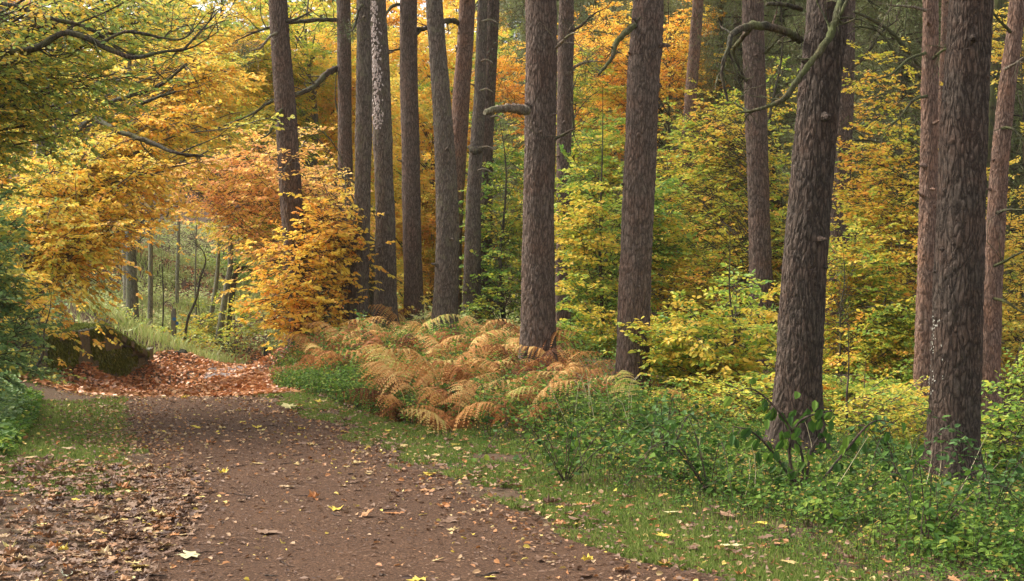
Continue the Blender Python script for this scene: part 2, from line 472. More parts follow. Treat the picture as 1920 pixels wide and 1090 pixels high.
def flat_leaves(mb, x, y, L, tint, zoff=.022, tilt=.35, shape='h', wr=.7, mi=0):
    n = len(x)
    z = gz(x, y) + zoff + rng.uniform(0, .012, n)
    a = rng.uniform(0, 2 * np.pi, n)
    D = np.stack([np.cos(a), np.sin(a), rng.normal(0, tilt * .5, n)], -1)
    leaves(mb, np.stack([x, y, z + L * .1], -1), D, rdir(n, 1, tilt), L, L * wr, tint, mi, shape, fold=.15, curl=rng.uniform(-.25, .3))


# copper leaf carpet in the hollow
mb = MB()
n = 52000
y = rng.uniform(17.6, 40, n); x = rng.uniform(-10.5, -3, n)
k = in_carpet(x, y, .12) & (rng.random(n) < np.clip((y - 17.4 + .5 * vnoise(x * 1.5, y)) / 1.2, 0, 1)) & ~((y > 31) & (x > np.interp(y, [31, 34, 37, 41], [-6.7, -7.3, -7.4, -6.5])) & (x < -5.0) & (rng.random(n) < .55 + .35 * vnoise(x * 1.4, y * .9))); x, y = x[k], y[k]
flat_leaves(mb, x, y, rng.uniform(.055, .10, len(x)), np.clip(rng.beta(2.2, 2.0, len(x)), 0, 1), tilt=.5)
# spill on to the bank on the right and behind the wall
n = 9000
y = rng.uniform(17.5, 24, n); x = np.interp(y, CRy, CRx) + np.abs(rng.normal(0, .6, n))
flat_leaves(mb, x, y, rng.uniform(.05, .09, n), rng.beta(2, 2.2, n), tilt=.5)
n = 26000
y = rng.uniform(34.5, 62, n); x = rng.uniform(-17, -4, n)
k = ~in_carpet(x, y) & (vnoise(x / 1.7, y / 1.7) > .05); x, y = x[k], y[k]
flat_leaves(mb, x, y, rng.uniform(.07, .12, len(x)), rng.beta(2, 2.2, len(x)), zoff=.06, tilt=.6)
n = 16000
y = rng.uniform(20, 36, n); x = np.interp(y, [20, 36], [-4.2, -5.4]) + rng.uniform(-.4, 3.4, n)
flat_leaves(mb, x, y, rng.uniform(.05, .09, n), rng.beta(1.8, 2.4, n), tilt=.5)
tag(mb.build('leaf_carpet', M['carpet']), 'thick copper brown layer of fallen beech leaves covering the hollow beyond the path', 'fallen leaves', kind='stuff')

# fine litter on the path: leaf bits and larch needles
mb = MB()
n = 70000
y = rng.uniform(4.5, 18.5, n) ** 1.0; x = rng.uniform(-6, 2.6, n)
k = in_path(x, y, .1); x, y = x[k], y[k]
L = rng.uniform(.008, .035, len(x)) ; L = np.where(rng.random(len(x)) < .05, L * 2.0, L)
tn = np.clip(rng.beta(1.6, 2.6, len(x)), 0, 1); tn = np.where(rng.random(len(x)) < .04, rng.uniform(.7, .95, len(x)), tn * .75)
flat_leaves(mb, x, y, L, tn, zoff=.021, tilt=.3, shape='q', wr=.35)
# small whole leaves scattered about the path and grass, thicker at the edges
n = 13000
y = rng.uniform(5, 18.5, n)
side = rng.random(n)
xe = np.where(side < .5, np.interp(y, RY, RX), np.interp(y, LY, LX)) + rng.normal(.15, .6, n) * np.where(side < .5, 1, -.7)
x = np.where(rng.random(n) < .25, rng.uniform(-5.5, 3.2, n), xe)
flat_leaves(mb, x, y, rng.uniform(.018, .048, n), np.where(rng.random(n) < .25, rng.uniform(.75, .97, n), rng.uniform(.2, .9, n)), tilt=.45)
tag(mb.build('leaf_litter', M['litter']), 'fine brown litter of needles and leaf scraps on the path', 'leaf litter', kind='stuff')


def lobed(L, tint_, crumple=.35, seed=0):
    """one crumpled maple-like leaf: verts, quads around a centre, in local coords (base at origin, +X tip)"""
    r = np.random.default_rng(seed)
    ang = np.radians([180, 150, 128, 108, 84, 66, 44, 30, 14, 0, -14, -30, -44, -66, -84, -108, -128, -150])
    rad = np.array([.06, .36, .30, .52, .34, .56, .40, .46, .40, .66, .40, .46, .40, .56, .34, .52, .30, .36])
    rad = rad * r.uniform(.85, 1.12, len(rad))
    c = np.array([.42, 0])
    o = np.stack([c[0] + rad * np.cos(ang), rad * np.sin(ang)], -1)
    mid = np.stack([c[0] + rad * .5 * np.cos(ang), rad * .5 * np.sin(ang)], -1)
    pts = np.concatenate([[c], mid, o])
    ax = r.uniform(0, np.pi); u = pts @ np.array([np.cos(ax), np.sin(ax)])
    z = crumple * (u - u.mean()) ** 2 * r.uniform(.4, 2.2) + crumple * .25 * r.standard_normal(len(pts)) * np.concatenate([[0], np.full(18, .25), np.full(18, .6)])
    V = np.column_stack([pts, z]) * L
    n = 18; Fq = []
    T = [[0, 1 + i, 1 + (i + 1) % n] for i in range(n)]
    Fq = [[1 + i, 1 + n + i, 1 + n + (i + 1) % n, 1 + (i + 1) % n] for i in range(n)]
    return V, np.array(T), np.array(Fq)


LOBE = [lobed(1.0, 0, cr, s) for s, cr in enumerate([.1, .2, .3, .4, .5, .35, .15, .7, .45, .55])]


def put_lobed(mb, x, y, z, L, tint, roll=0.25, k=None):
    V, T, Qd = LOBE[random.randrange(len(LOBE)) if k is None else k]
    a = random.uniform(0, 6.283); ca, sa = math.cos(a), math.sin(a)
    rx, ry = random.gauss(0, roll), random.gauss(0, roll)
    R = np.array([[ca, -sa, 0], [sa, ca, 0], [0, 0, 1]])
    Rx = np.array([[1, 0, 0], [0, math.cos(rx), -math.sin(rx)], [0, math.sin(rx), math.cos(rx)]])
    Ry = np.array([[math.cos(ry), 0, math.sin(ry)], [0, 1, 0], [-math.sin(ry), 0, math.cos(ry)]])
    W = (V * L) @ (R @ Rx @ Ry).T
    W[:, 2] -= W[:, 2].min()
    W += np.array([x, y, z])
    mb.add(W, T, 0, tint); mb.n -= len(W); mb.V.pop()
    mb.add(W, Qd, 0, tint)


# big crumpled leaves lying thick at the near left and thinly elsewhere
mb = MB()
n = 2300
y = rng.uniform(5.6, 11.0, n)
x = np.interp(y, [5.5, 7.2, 9.5, 11.4, 12], [-2.3, -2.35, -2.55, -3.1, -3.6]) + .5 - np.abs(rng.normal(0, 1.25, n))
z = gz(x, y) + .02
for i in range(n):
    t = random.choice([.1, .2, .28, .35, .42, .5, .55, .6, .62, .66, .8, .88])
    if random.random() < .02: t = random.choice([.93, .96])
    put_lobed(mb, x[i], y[i], z[i] + random.random() * .02, random.uniform(.04, .10), min(1, max(0, t + random.uniform(-.04, .04))), .13)
n = 330
y = rng.uniform(5.5, 17, n); x = np.where(rng.random(n) < .6, np.interp(y, RY, RX) + rng.normal(.15, .8, n), rng.uniform(-4, 3, n)); z = gz(x, y) + .024
for i in range(n):
    put_lobed(mb, x[i], y[i], z[i] + (.012 if not in_path(x[i:i+1], y[i:i+1])[0] else 0), random.uniform(.05, .11), random.choice([.3, .4, .45, .6, .75, .8, .88, .9, .95]), .12)
tag(mb.build('fallen_leaves', M['litter']), 'crumpled brown sycamore leaves lying thick beside the near path edge', 'fallen leaves', kind='stuff')


def g_at(px, py):
    """ground point seen at a pixel"""
    Ds = np.arange(5, 110, .05)
    p = np.array([P(px, py, d) for d in Ds])
    g = gz(p[:, 0], p[:, 1])
    i = np.argmax(p[:, 2] < g)
    return np.array([p[i, 0], p[i, 1], g[i]]), Ds[i]


for px, py, L, t, lab in [
        (1385, 1042, .15, .975, 'large pale silvery leaf lying upturned on the grass at the right verge of the path'),
        (800, 896, .11, .955, 'bright yellow leaf lying on the right edge of the brown path'),
        (1385, 975, .16, .62, 'curled tan brown leaf standing proud of the grass right of the path'),
        (212, 897, .17, .62, 'broad tan leaf at the top of the brown leaf drift beside the left lawn'),
        (1250, 968, .10, .975, 'small whitish leaf lying on the grass below the dark leafy bramble'),
        (383, 1053, .16, .98, 'pale green leaf lying alone on the near brown path'),
        (1300, 962, .10, .955, 'yellow leaf on the verge grass beside a small whitish leaf'),
        (290, 1075, .17, .35, 'dark cupped brown leaf at the near corner of the leaf drift'),
        (1100, 985, .15, .58, 'long brown leaf on the bare edge between path and verge'),
        (505, 1003, .15, .55, 'brown lobed leaf lying on the open path, paler leaf just beyond'),
        (553, 772, .20, .97, 'pale leaf on the short grass where the path narrows')]:
    g, D = g_at(px, py)
    mb = MB(); put_lobed(mb, g[0], g[1], g[2] + .03, L, t, .08, random.choice([0, 1, 2, 6]))
    e = mb.mesh('fallen_leaf', [M['litter']], g)
    o = link('fallen_leaf', e); o.location = g
    tag(o, lab, 'leaf', 'single large leaves on the ground')

# ------------------------------------------------------------------ grass
def grass(mb, x, y, h, w, zoff=0.0, lean=.5, mi=0, tint=None):
    n = len(x); z = gz(x, y) + zoff
    a = rng.uniform(0, 2 * np.pi, n)
    ld = np.stack([np.cos(a), np.sin(a), np.zeros(n)], -1) * (rng.uniform(.1, 1, n) * lean)[:, None]
    b = rng.uniform(0, 2 * np.pi, n); s = np.stack([np.cos(b), np.sin(b), np.zeros(n)], -1) * (w * .5)[:, None]
    base = np.stack([x, y, z - .005], -1); hh = h[:, None]
    mid = base + (np.array([0, 0, 1.0]) * .6 + ld * .35) * hh
    tip = base + (np.array([0, 0, 1.0]) * .95 + ld) * hh
    V = np.stack([base - s, base + s, mid + s * .8, tip, mid - s * .8], 1)
    o = (np.arange(n) * 5)[:, None]
    mb.add(V.reshape(-1, 3), o + np.array([[0, 1, 2, 3, 4]]), mi, rng.beta(2.5, 2.5, n) if tint is None else tint)


mb = MB()
n = 330000
y = rng.uniform(6.0, 18.2, n); x = rng.uniform(-9, -2.2, n)
k = (x < np.interp(y, LY, LX) + .15 * vnoise(x * 3, y * 3)) & (y > 10.0 + .9 * vnoise(x * 1.1, y * 1.1) - (x < -6) * 3)
k &= vnoise(x * .9 + 7, y * .9) > -.75
x, y = x[k], y[k]
grass(mb, x, y, rng.uniform(.02, .055, len(x)), rng.uniform(.004, .009, len(x)))
n = 170000
y = rng.uniform(5.5, 19, n); off = rng.exponential(.75, n); x = np.interp(y, RY, RX) + off + .25 * vnoise(y * 2.2, off)
k = (vnoise(x * 1.6 + 3, y * 1.6) + vnoise(x * 5, y * 5) * .6 > -.5) & (x < 5.5)
x, y = x[k], y[k]
grass(mb, x, y, rng.uniform(.015, .06, len(x)), rng.uniform(.004, .009, len(x)))
tag(mb.build('grass', M['grass']), 'short green grass beside both edges of the path', 'grass', kind='stuff')

mb = MB()
n = 95000
y = rng.uniform(24, 62, n); x = rng.uniform(-18, -2, n)
k = ~in_carpet(x, y, .1) & ~((y < 42) & (x > -7.6)) & (vnoise(x / 1.7, y / 1.7) < .12 + .3 * rng.random(n)) & (vnoise(x / .8, y / 1.5) > -.55); x, y = x[k], y[k]
grass(mb, x, y, rng.uniform(.10, .38, len(x)) * (.6 + .6 * (vnoise(x / 2, y / 2) > 0)), rng.uniform(.015, .035, len(x)), lean=.8)
tag(mb.build('rough_grass', M['grasshay']), 'rough pale grass on the far hillside behind the hollow', 'grass', kind='stuff')


# ------------------------------------------------------------------ low plants
def near_pine(x, y):
    d = np.minimum(np.hypot((x - 3.55) / 1.0, (y - 11.6) / 1.5), np.hypot((x - 2.4) / .8, (y - 12.6) / 1.2))
    return .35 + .65 * np.clip(d - .5, 0, 1)


def herbs(mb, x, y, h, nl, leafL, tintoff=0.0, mi=0, stem_mi=1, wr=.62, shape='h', lean=.4, droop=-.1, stem_r=.002, tb=.25):
    n = len(x); z = gz(x, y); h = h * near_pine(x, y)
    a = rng.uniform(0, 2 * np.pi, n)
    ld = np.stack([np.cos(a), np.sin(a), np.zeros(n)], -1) * (rng.uniform(0, 1, n) * lean)[:, None]
    base = np.stack([x, y, z], -1)
    f = lambda t: base + h[:, None] * (np.array([0, 0, 1.0]) * (t - .25 * t * t) + ld * t * t)
    prisms(mb, f(0), f(.5), stem_r, stem_r * .8, stem_mi, .4); prisms(mb, f(.5), f(1.), stem_r * .8, stem_r * .5, stem_mi, .5)
    ct = rng.beta(2.2, 2.2, n)
    for k in range(nl):
        t = tb + (1 - tb) * (k + rng.random(n)) / nl
        th = a + k * 2.4 + rng.normal(0, .4, n)
        D = np.stack([np.cos(th), np.sin(th), droop + rng.normal(0, .35, n)], -1)
        p = base + h[:, None] * (np.array([0, 0, 1.0]) * (t - .25 * t * t)[:, None] + ld * (t * t)[:, None])
        L = leafL * rng.uniform(.6, 1.25, n)
        p = p + D * (L * .25)[:, None]
        leaves(mb, p, D, rdir(n, 1, .4), L, L * wr, np.clip(ct * .7 + rng.beta(2, 3, n) * .5 + tintoff, 0, 1), mi, shape)


# ground cover on the right bank, beyond the verge
mb = MB()
n = 21000
y = rng.uniform(6, 19, n); off = rng.uniform(.4, 8, n); x = np.interp(y, RY, RX) + off
dens = np.clip((off - .95) / 1.2, 0, 1)
k = (rng.random(n) < dens) & (x < 6.5) & (vnoise(x * .8, y * .8) > -.6); x, y, o_ = x[k], y[k], off[k]
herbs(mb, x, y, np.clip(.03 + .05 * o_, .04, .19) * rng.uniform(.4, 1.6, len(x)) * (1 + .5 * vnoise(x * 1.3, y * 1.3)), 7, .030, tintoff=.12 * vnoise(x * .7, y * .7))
n = 3200
y = rng.uniform(7.5, 15, n); off = rng.uniform(1.7, 7, n); x = np.interp(y, RY, RX) + off
herbs(mb, x, y, rng.uniform(.10, .28, n), 10, .052, lean=.8, tintoff=.05)
n = 6000
y = rng.uniform(14, 20, n); off = rng.uniform(.6, 3.2, n); x = np.interp(y, RY, RX) + off
herbs(mb, x, y, rng.uniform(.12, .4, n), 8, .04, tintoff=.05)
n = 16000
y = rng.uniform(5.3, 14, n); off = rng.uniform(.25, 4.5, n); x = np.interp(y, RY, RX) + off
k = (vnoise(x * 2.1, y * 2.1) > -.25) & (rng.random(n) < .35 + off / 3); x, y = x[k], y[k]
herbs(mb, x, y, rng.uniform(.015, .07, len(x)), 6, .02, tintoff=.05)
n = 2600
y = rng.uniform(21, 36, n); x = np.interp(y, [21, 36], [-3.6, -5.0]) + rng.uniform(0, 3.6, n)
herbs(mb, x, y, rng.uniform(.15, .45, n), 8, .055, lean=.6, tintoff=.15)
n = 2600
y = rng.uniform(13, 25, n); x = np.interp(y, [13, 16, 20, 25], [-.9, -1.6, -2.0, -3.4]) + rng.uniform(-.6, 3.6, n)
k = vnoise(x * 1.1 + 4, y * 1.1) > -.1; x, y = x[k], y[k]
herbs(mb, x, y, rng.uniform(.3, .75, len(x)), 9, .05, lean=.5, tintoff=.05)
n = 1500
y = rng.uniform(7.5, 15, n); off = rng.uniform(1.0, 7, n); x = np.interp(y, RY, RX) + off
herbs(mb, x, y, rng.uniform(.15, .6, n), 3, .03, lean=1.1, tintoff=.5, stem_r=.0018)
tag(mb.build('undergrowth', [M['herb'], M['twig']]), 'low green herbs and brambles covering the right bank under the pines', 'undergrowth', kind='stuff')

# left bank: nettles, brambles
mb = MB()
n = 9000
y = rng.uniform(11.5, 20, n); x = np.interp(y, LY, LX) - 1.1 - rng.uniform(0, 5, n) - (y - 12) * .03
k = vnoise(x, y) > -.7; x, y = x[k], y[k]
dd = np.interp(y, LY, LX) - .9 - x
herbs(mb, x, y, np.clip(.12 + .28 * dd, .1, .95) * rng.uniform(.6, 1.2, len(x)), 11, .065, tintoff=-.05)
n = 5000
y = rng.uniform(18, 27, n); x = np.interp(y, CLy, CLx) - .3 - rng.uniform(0, 4, n)
herbs(mb, x, y, rng.uniform(.3, 1.1, n), 11, .08, tintoff=-.1)
tag(mb.build('nettle_bank', [M['bluegreen'], M['twig']]), 'blue green nettles and brambles on the bank left of the lawn', 'undergrowth', kind='stuff')
mb = MB()
n = 4500
y = rng.uniform(11.0, 16.5, n); x = np.interp(y, LY, LX) - 1.0 - rng.uniform(0, 1.4, n)
herbs(mb, x, y, rng.uniform(.05, .2, n), 7, .05, tintoff=.05)
tag(mb.build('ground_cover', [M['herb'], M['twig']]), 'fresh green low herbs edging the left lawn', 'ground cover', kind='stuff')

# hillside cover far beyond
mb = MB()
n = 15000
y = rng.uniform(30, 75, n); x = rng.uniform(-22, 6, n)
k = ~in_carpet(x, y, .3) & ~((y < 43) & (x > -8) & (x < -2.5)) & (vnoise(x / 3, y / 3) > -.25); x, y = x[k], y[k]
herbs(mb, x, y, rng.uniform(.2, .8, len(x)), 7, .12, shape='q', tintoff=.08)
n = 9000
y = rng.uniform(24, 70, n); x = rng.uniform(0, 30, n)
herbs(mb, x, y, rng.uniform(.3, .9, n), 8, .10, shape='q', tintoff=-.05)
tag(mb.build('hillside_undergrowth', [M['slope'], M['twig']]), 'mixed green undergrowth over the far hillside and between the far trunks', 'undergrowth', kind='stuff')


# ------------------------------------------------------------------ bracken
def frond(mb, p0, azi, L, rise, tc, dead, side_twist=0.0):
    """one bipinnate frond arching from p0"""
    npn = 12
    t = np.linspace(0, 1, 14)
    hx = L * (t * .35 + .6 * t * t) ; hz = L * rise * (t * 1.35 - (.55 + .35 * dead) * t ** 2.6)
    d = np.array([math.cos(azi), math.sin(azi), 0]); s = np.array([-d[1], d[0], side_twist])
    bend = random.uniform(-.35, .35) * L * t ** 2
    R = p0 + hx[:, None] * d + hz[:, None] * np.array([0, 0, 1.0]) + bend[:, None] * np.array([s[0], s[1], 0]) + np.cumsum(rng.normal(0, .012, (14, 3)), 0) * (t[:, None] > .1)
    prisms(mb, R[:-1], R[1:], .004 * (1.1 - t[:-1]), .004 * (1.1 - t[1:]), 0, min(1, tc + .1))
    tp = .30 + .70 * (np.arange(npn) + .5) / npn
    Rp = np.stack([np.interp(tp, t, R[:, i]) for i in range(3)], -1)
    T = unit(np.stack([np.interp(tp + .02, t, R[:, i]) for i in range(3)], -1) - np.stack([np.interp(tp - .02, t, R[:, i]) for i in range(3)], -1))
    pl = L * .36 * np.sin(np.clip((1 - (tp - .3) / .7) * 1.25 + .12, 0, math.pi / 2)) ** 1.1 * rng.uniform(.8, 1.1, npn)
    npp = 9
    u = (np.arange(npp) + .5) / npp
    for sg in (-1, 1):
        dr = unit(s[None] * sg + T * .45 + np.array([0, 0, -.15 - .35 * dead]) + rng.normal(0, .07 + .08 * dead, (npn, 3)))
        drp = -(.25 + .65 * dead) * rng.uniform(.5, 1.3, npn)
        base = Rp[:, None] + dr[:, None] * (pl[:, None, None] * u[None, :, None]) + np.array([0, 0, 1.0]) * (drp[:, None] * pl[:, None] * u[None] ** 2)[..., None]
        axd = unit(dr[:, None] + np.array([0, 0, 1.0]) * (2 * drp[:, None] * u[None])[..., None])
        nrm = unit(np.cross(T[:, None], axd) * sg)
        nrm = np.where(nrm[..., 2:3] < 0, -nrm, nrm)
        q = unit(np.cross(nrm, axd))
        pw = (pl[:, None] * .12 * (1.12 - u[None]) + .008)
        for s2 in (-1, 1):
            dd = unit(q * s2 + axd * .35 + rng.normal(0, .05 + .05 * dead, q.shape) + np.array([0, 0, -.5 * dead]))
            B = base.reshape(-1, 3)
            tn = np.clip(tc + np.repeat(rng.normal(0, .09, npn), npp) + rng.normal(0, .02, len(B)), 0, 1)
            leaves(mb, B, dd.reshape(-1, 3), nrm.reshape(-1, 3), pw.ravel(), (pl[:, None] / npp * 1.15 + 0 * u[None]).ravel(), tn, 0, 'q', fold=.05)
    prisms(mb, Rp, Rp + unit(s[None] + T * .45) * pl[:, None] * .9 + np.array([0, 0, -.3]) * pl[:, None], .0015, .0008, 0, tc)
    prisms(mb, Rp, Rp + unit(-s[None] + T * .45) * pl[:, None] * .9 + np.array([0, 0, -.3]) * pl[:, None], .0015, .0008, 0, tc)


def bracken_mesh(seed):
    global rng
    keep = rng; rng = np.random.default_rng(seed); random.seed(seed)
    mb = MB(); nf = random.randint(3, 4)
    base_t = random.uniform(.12, .72)
    for i in range(nf):          # upper fronds, straw to gold
        dead = random.uniform(.3, 1.1)
        frond(mb, np.array([random.uniform(-.08, .08), random.uniform(-.08, .08), -.03]), i * 6.283 / nf + random.uniform(-.5, .5),
              random.uniform(.7, 1.2), random.uniform(.55, 1.2), min(.97, max(.05, base_t + random.uniform(-.3, .25))), dead, random.uniform(-.6, .6))
    for i in range(4):           # collapsed rusty ones beneath
        frond(mb, np.array([random.uniform(-.12, .12), random.uniform(-.12, .12), -.03]), random.uniform(0, 6.283),
              random.uniform(.6, .95), random.uniform(.35, .7), random.uniform(.05, .35), random.uniform(.8, 1.3), random.uniform(-.8, .8))
    rng = keep
    return mb.mesh('bracken', [M['bracken']])


BR = [bracken_mesh(100 + i) for i in range(12)]
spots = []


def scatter_px(n, xa, xb, Da, Db, seed, clear=.32):
    r = np.random.default_rng(seed); tries = 0
    while n > 0 and tries < 4000:
        tries += 1
        D = r.uniform(Da, Db); px = r.uniform(xa(D) if callable(xa) else xa, xb(D) if callable(xb) else xb)
        q = ((px - CX) / F * D, D)
        if all((q[0] - s[0]) ** 2 + (q[1] - s[1]) ** 2 > clear ** 2 for s in spots):
            spots.append(q); n -= 1


scatter_px(58, lambda D: np.interp(D, [12.9, 16, 20, 24], [790, 735, 720, 700]), lambda D: np.interp(D, [12.9, 16, 18, 20, 24], [900, 1080, 1090, 1030, 960]), 13.5, 22.0, 5, .45)
scatter_px(16, 700, 930, 23.5, 30, 51, .6)
NB1 = len(spots)
scatter_px(18, lambda D: np.interp(D, [18.5, 24], [610, 590]), lambda D: np.interp(D, [18.5, 24], [650, 665]), 19, 29, 6, .4)
NB2 = len(spots)
scatter_px(6, 1215, 1420, 15.5, 18.0, 8, .5)
for i, (x, y) in enumerate(spots):
    o = link('bracken', BR[i % 12])
    o.location = (x, y, float(gz(x, y)[0])); o.rotation_euler = (random.uniform(-.08, .08), random.uniform(-.08, .08), random.uniform(0, 6.283))
    s = random.uniform(.62, .92) * (.8 if y < 15 or i >= NB2 else 1); o.scale = (s, s, s * random.uniform(.85, 1.05))
    lab = ('rusty autumn bracken plant in the dense stand below the middle pines' if i < NB1 else
           'rusty autumn bracken plant on the bank where the path bends out of sight' if i < NB2 else
           'sparse low bracken plant in the gap between the two broad near pines')
    tag(o, lab, 'bracken', 'autumn bracken plants on the bank')
# single pale upright frond before the broad pine
mb = MB(); p0 = P(1168, 790, 14.5); p0[2] = gz(p0[0], p0[1])[0]
frond(mb, p0, -1.45, .52, 1.75, .90, .3, .15)
frond(mb, p0, 2.8, .34, 1.2, .80, .5, -.2)
e = mb.mesh('bracken', [M['bracken']], p0); o = link('bracken', e); o.location = p0
tag(o, 'pale yellow green bracken frond upright against the foot of a broad pine', 'bracken')

# dry stalks
mb = MB()
for i in range(16):
    a = P(random.uniform(1040, 1200), 800, random.uniform(13, 15)); a[2] = gz(a[0], a[1])[0]
    b = a + np.array([random.uniform(-.35, .05), random.uniform(-.2, .2), random.uniform(.3, .6)])
    c = b + (b - a) * .4 + np.array([random.uniform(-.1, .1), 0, -.1])
    tube(mb, smooth_poly([a, b, c], 6), np.linspace(.004, .0015, 6), 4, 0, random.random())
for i in range(14):
    a = P(random.uniform(1300, 1900), 850, random.uniform(10, 13)); a[2] = gz(a[0], a[1])[0]
    b = a + np.array([random.uniform(-.3, .3), random.uniform(-.2, .2), random.uniform(.25, .5)])
    tube(mb, smooth_poly([a, (a + b) / 2 + .03, b], 5), np.linspace(.003, .0012, 5), 4, 0, random.random() * .6)
tag(mb.build('dry_stalks', M['straw']), 'straw coloured dry stalks leaning among the bracken and herbs', 'dry stalks', kind='stuff')
HAZE = 0.0003
# ------------------------------------------------------------------ pines
def cells(u, v, nu):
    """F1, F2 of a jittered cell pattern, wrapped in u after nu cells"""
    iu, iv = np.floor(u), np.floor(v)
    f1 = np.full(u.shape, 9.0); f2 = np.full(u.shape, 9.0); cid = np.zeros(u.shape)
    for a in (-1, 0, 1):
        for b in (-1, 0, 1):
            cu, cv = iu + a, iv + b
            w = np.mod(cu, nu)
            jx = _hash(w, cv, np.zeros_like(w)) ; jy = _hash(w, cv, np.ones_like(w) * 7)
            d = np.hypot(cu + jx - u, cv + jy - v)
            h = _hash(w, cv, np.ones_like(w) * 3)
            n1 = d < f1
            f2 = np.where(n1, f1, np.minimum(f2, d)); cid = np.where(n1, h, cid); f1 = np.where(n1, d, f1)
    return f1, f2, cid


def trunk_mesh(mb, pts, rad, ds, ns, ztop, bark=.011, seed=0, flare=.32):
    pts = np.asarray(pts, float)
    c = smooth_poly(np.column_stack([pts, rad]), 160)
    s = np.concatenate([[0], np.cumsum(np.linalg.norm(np.diff(c[:, :3], axis=0), axis=1))])
    svis = np.interp(ztop, c[:, 2], s)
    S = np.concatenate([np.arange(0, svis, ds), np.arange(svis, s[-1], .6), [s[-1]]])
    C = np.stack([np.interp(S, s, c[:, i]) for i in range(3)], -1); R = np.interp(S, s, c[:, 3])
    R = R * (1 + flare * np.exp(-S / .28))
    T = unit(np.gradient(C, axis=0))
    a = unit(np.cross(T, np.array((0, 1.0, 0)))); b = np.cross(T, a)
    th = np.linspace(0, 2 * np.pi, ns, endpoint=False)
    U, VV = np.meshgrid(th, S)
    r0 = float(np.median(rad)); nu = max(8, int(round(2 * np.pi * r0 / .034)))
    wob = vnoise(np.cos(U) * 3 + seed, np.sin(U) * 3, VV * 3) * .9 + vnoise(np.cos(U) * 9 + seed, np.sin(U) * 9, VV * 11) * .45
    f1, f2, cid = cells(U / (2 * np.pi) * nu + wob, VV / .12 + wob * .8 + seed * 13, nu)
    d = np.clip((f2 - f1) / .42, 0, 1)
    disp = bark * (d - 1) + bark * .7 * (cid - .5) * d
    g1, g2, _ = cells(U / (2 * np.pi) * nu * 2.4 + 3, VV / .03 + seed, int(nu * 2.4) or 1)
    disp += bark * .35 * (np.clip((g2 - g1) / .4, 0, 1) - .5)
    disp += .016 * r0 / .2 * vnoise(np.cos(U) * 1.2 + seed * 3, np.sin(U) * 1.2, VV * .9) + .007 * vnoise(np.cos(U) * 3, np.sin(U) * 3 + seed, VV * 2.2)
    # root buttresses
    disp += R[:, None] * .34 * np.exp(-VV / .26) * np.clip(np.cos(U * 5 + seed), -.3, 1)
    RR = R[:, None] * .985 + disp
    V = C[:, None] + RR[..., None] * (np.cos(U)[..., None] * a[:, None] + np.sin(U)[..., None] * b[:, None])
    n = len(S)
    i = np.arange(n - 1)[:, None] * ns; j = np.arange(ns)[None]; j2 = (j + 1) % ns
    Q = np.stack([i + j, i + j2, i + ns + j2, i + ns + j], -1).reshape(-1, 4)
    mb.add(V.reshape(-1, 3), Q, 0, .5)
    return C, R


def needle_mass(mb, centers, n, spread, L, w, mi=0, hang=0.0):
    c = centers[rng.integers(0, len(centers), n)] + rng.normal(0, 1, (n, 3)) * spread
    D = rng.standard_normal((n, 3)); D[:, 2] += .25 - hang
    leaves(mb, c, D, rdir(n, .3, 1), L * rng.uniform(.6, 1.3, n), w, rng.beta(2, 2, n), mi, 'q', fold=.0)


def pine_crown_mesh(seed):
    global rng
    keep = rng; rng = np.random.default_rng(seed)
    mb = MB()
    for i in range(24):
        z = rng.uniform(-1.5, 4.5); a = rng.uniform(0, 6.283); L = rng.uniform(1.2, 2.7) * (1 - max(0, z) / 8)
        d = np.array([math.cos(a), math.sin(a), .25])
        pts = np.array([np.array([0, 0, z]) + d * L * t + np.array([0, 0, .3]) * math.sin(3 * t) for t in np.linspace(0, 1, 6)])
        tube(mb, pts, np.linspace(.05, .012, 6), 5, 1, .5)
        cs = pts[2:][rng.integers(0, 4, 9)] + rng.normal(0, .3, (9, 3)); cs[:, 2] += .1
        needle_mass(mb, cs, 420, .16, .13, .022)
    rng = keep
    return mb.mesh('crown', [M['needle'], M['limb']])


CROWNS = [pine_crown_mesh(i) for i in (1, 2, 3)]


def twiglets(mb, pts, n, L, r, mi=0, up=0.1, tint=.5, sub=2):
    pts = np.asarray(pts)
    for _ in range(n):
        k = random.randrange(1, len(pts)); t = unit(pts[k] - pts[k - 1])
        d = unit(t * .6 + rng.normal(0, .6, 3) + np.array([0, 0, up]))
        l = L * random.uniform(.4, 1.2)
        q = [pts[k]]
        for s in range(4):
            d = unit(d + rng.normal(0, .28, 3)); q.append(q[-1] + d * l / 4)
        tube(mb, q, np.linspace(r, r * .35, 5), 4, mi, tint)
        for _s in range(sub):
            k2 = random.randrange(1, 5); d2 = unit(d + rng.normal(0, .8, 3))
            A = q[k2]; B = A + d2 * l * .35; C_ = B + unit(d2 + rng.normal(0, .5, 3)) * l * .25
            prisms(mb, [A, B], [B, C_], [r * .45, r * .35], [r * .35, r * .2], mi, tint)


def px_branch(parent, pts, D, mat, twigs=0, tl=.35, name='branch', tr=.4, label=None, ns=8, up=.1):
    """pts: (px, py, depth offset in m, radius in px)"""
    w = np.array([np.append(P(a, b, D + c), m(r, D)) for a, b, c, r in pts])
    n = max(10, len(pts) * 6)
    s = smooth_poly(w, n); s[:, 3] = np.maximum(s[:, 3], .0015)
    s[1:-1, :3] += rng.normal(0, 1, (n - 2, 3)) * s[1:-1, 3:4] * .12
    mb = MB(); tube(mb, s[:, :3], s[:, 3], ns, 0, .5, rough=.10)
    if twigs:
        twiglets(mb, s[:, :3], twigs, tl, s[:, 3].mean() * tr, 0, up)
    o = mb.build(name, mat, parent, smooth=True)
    if label: o['label'] = label
    return o


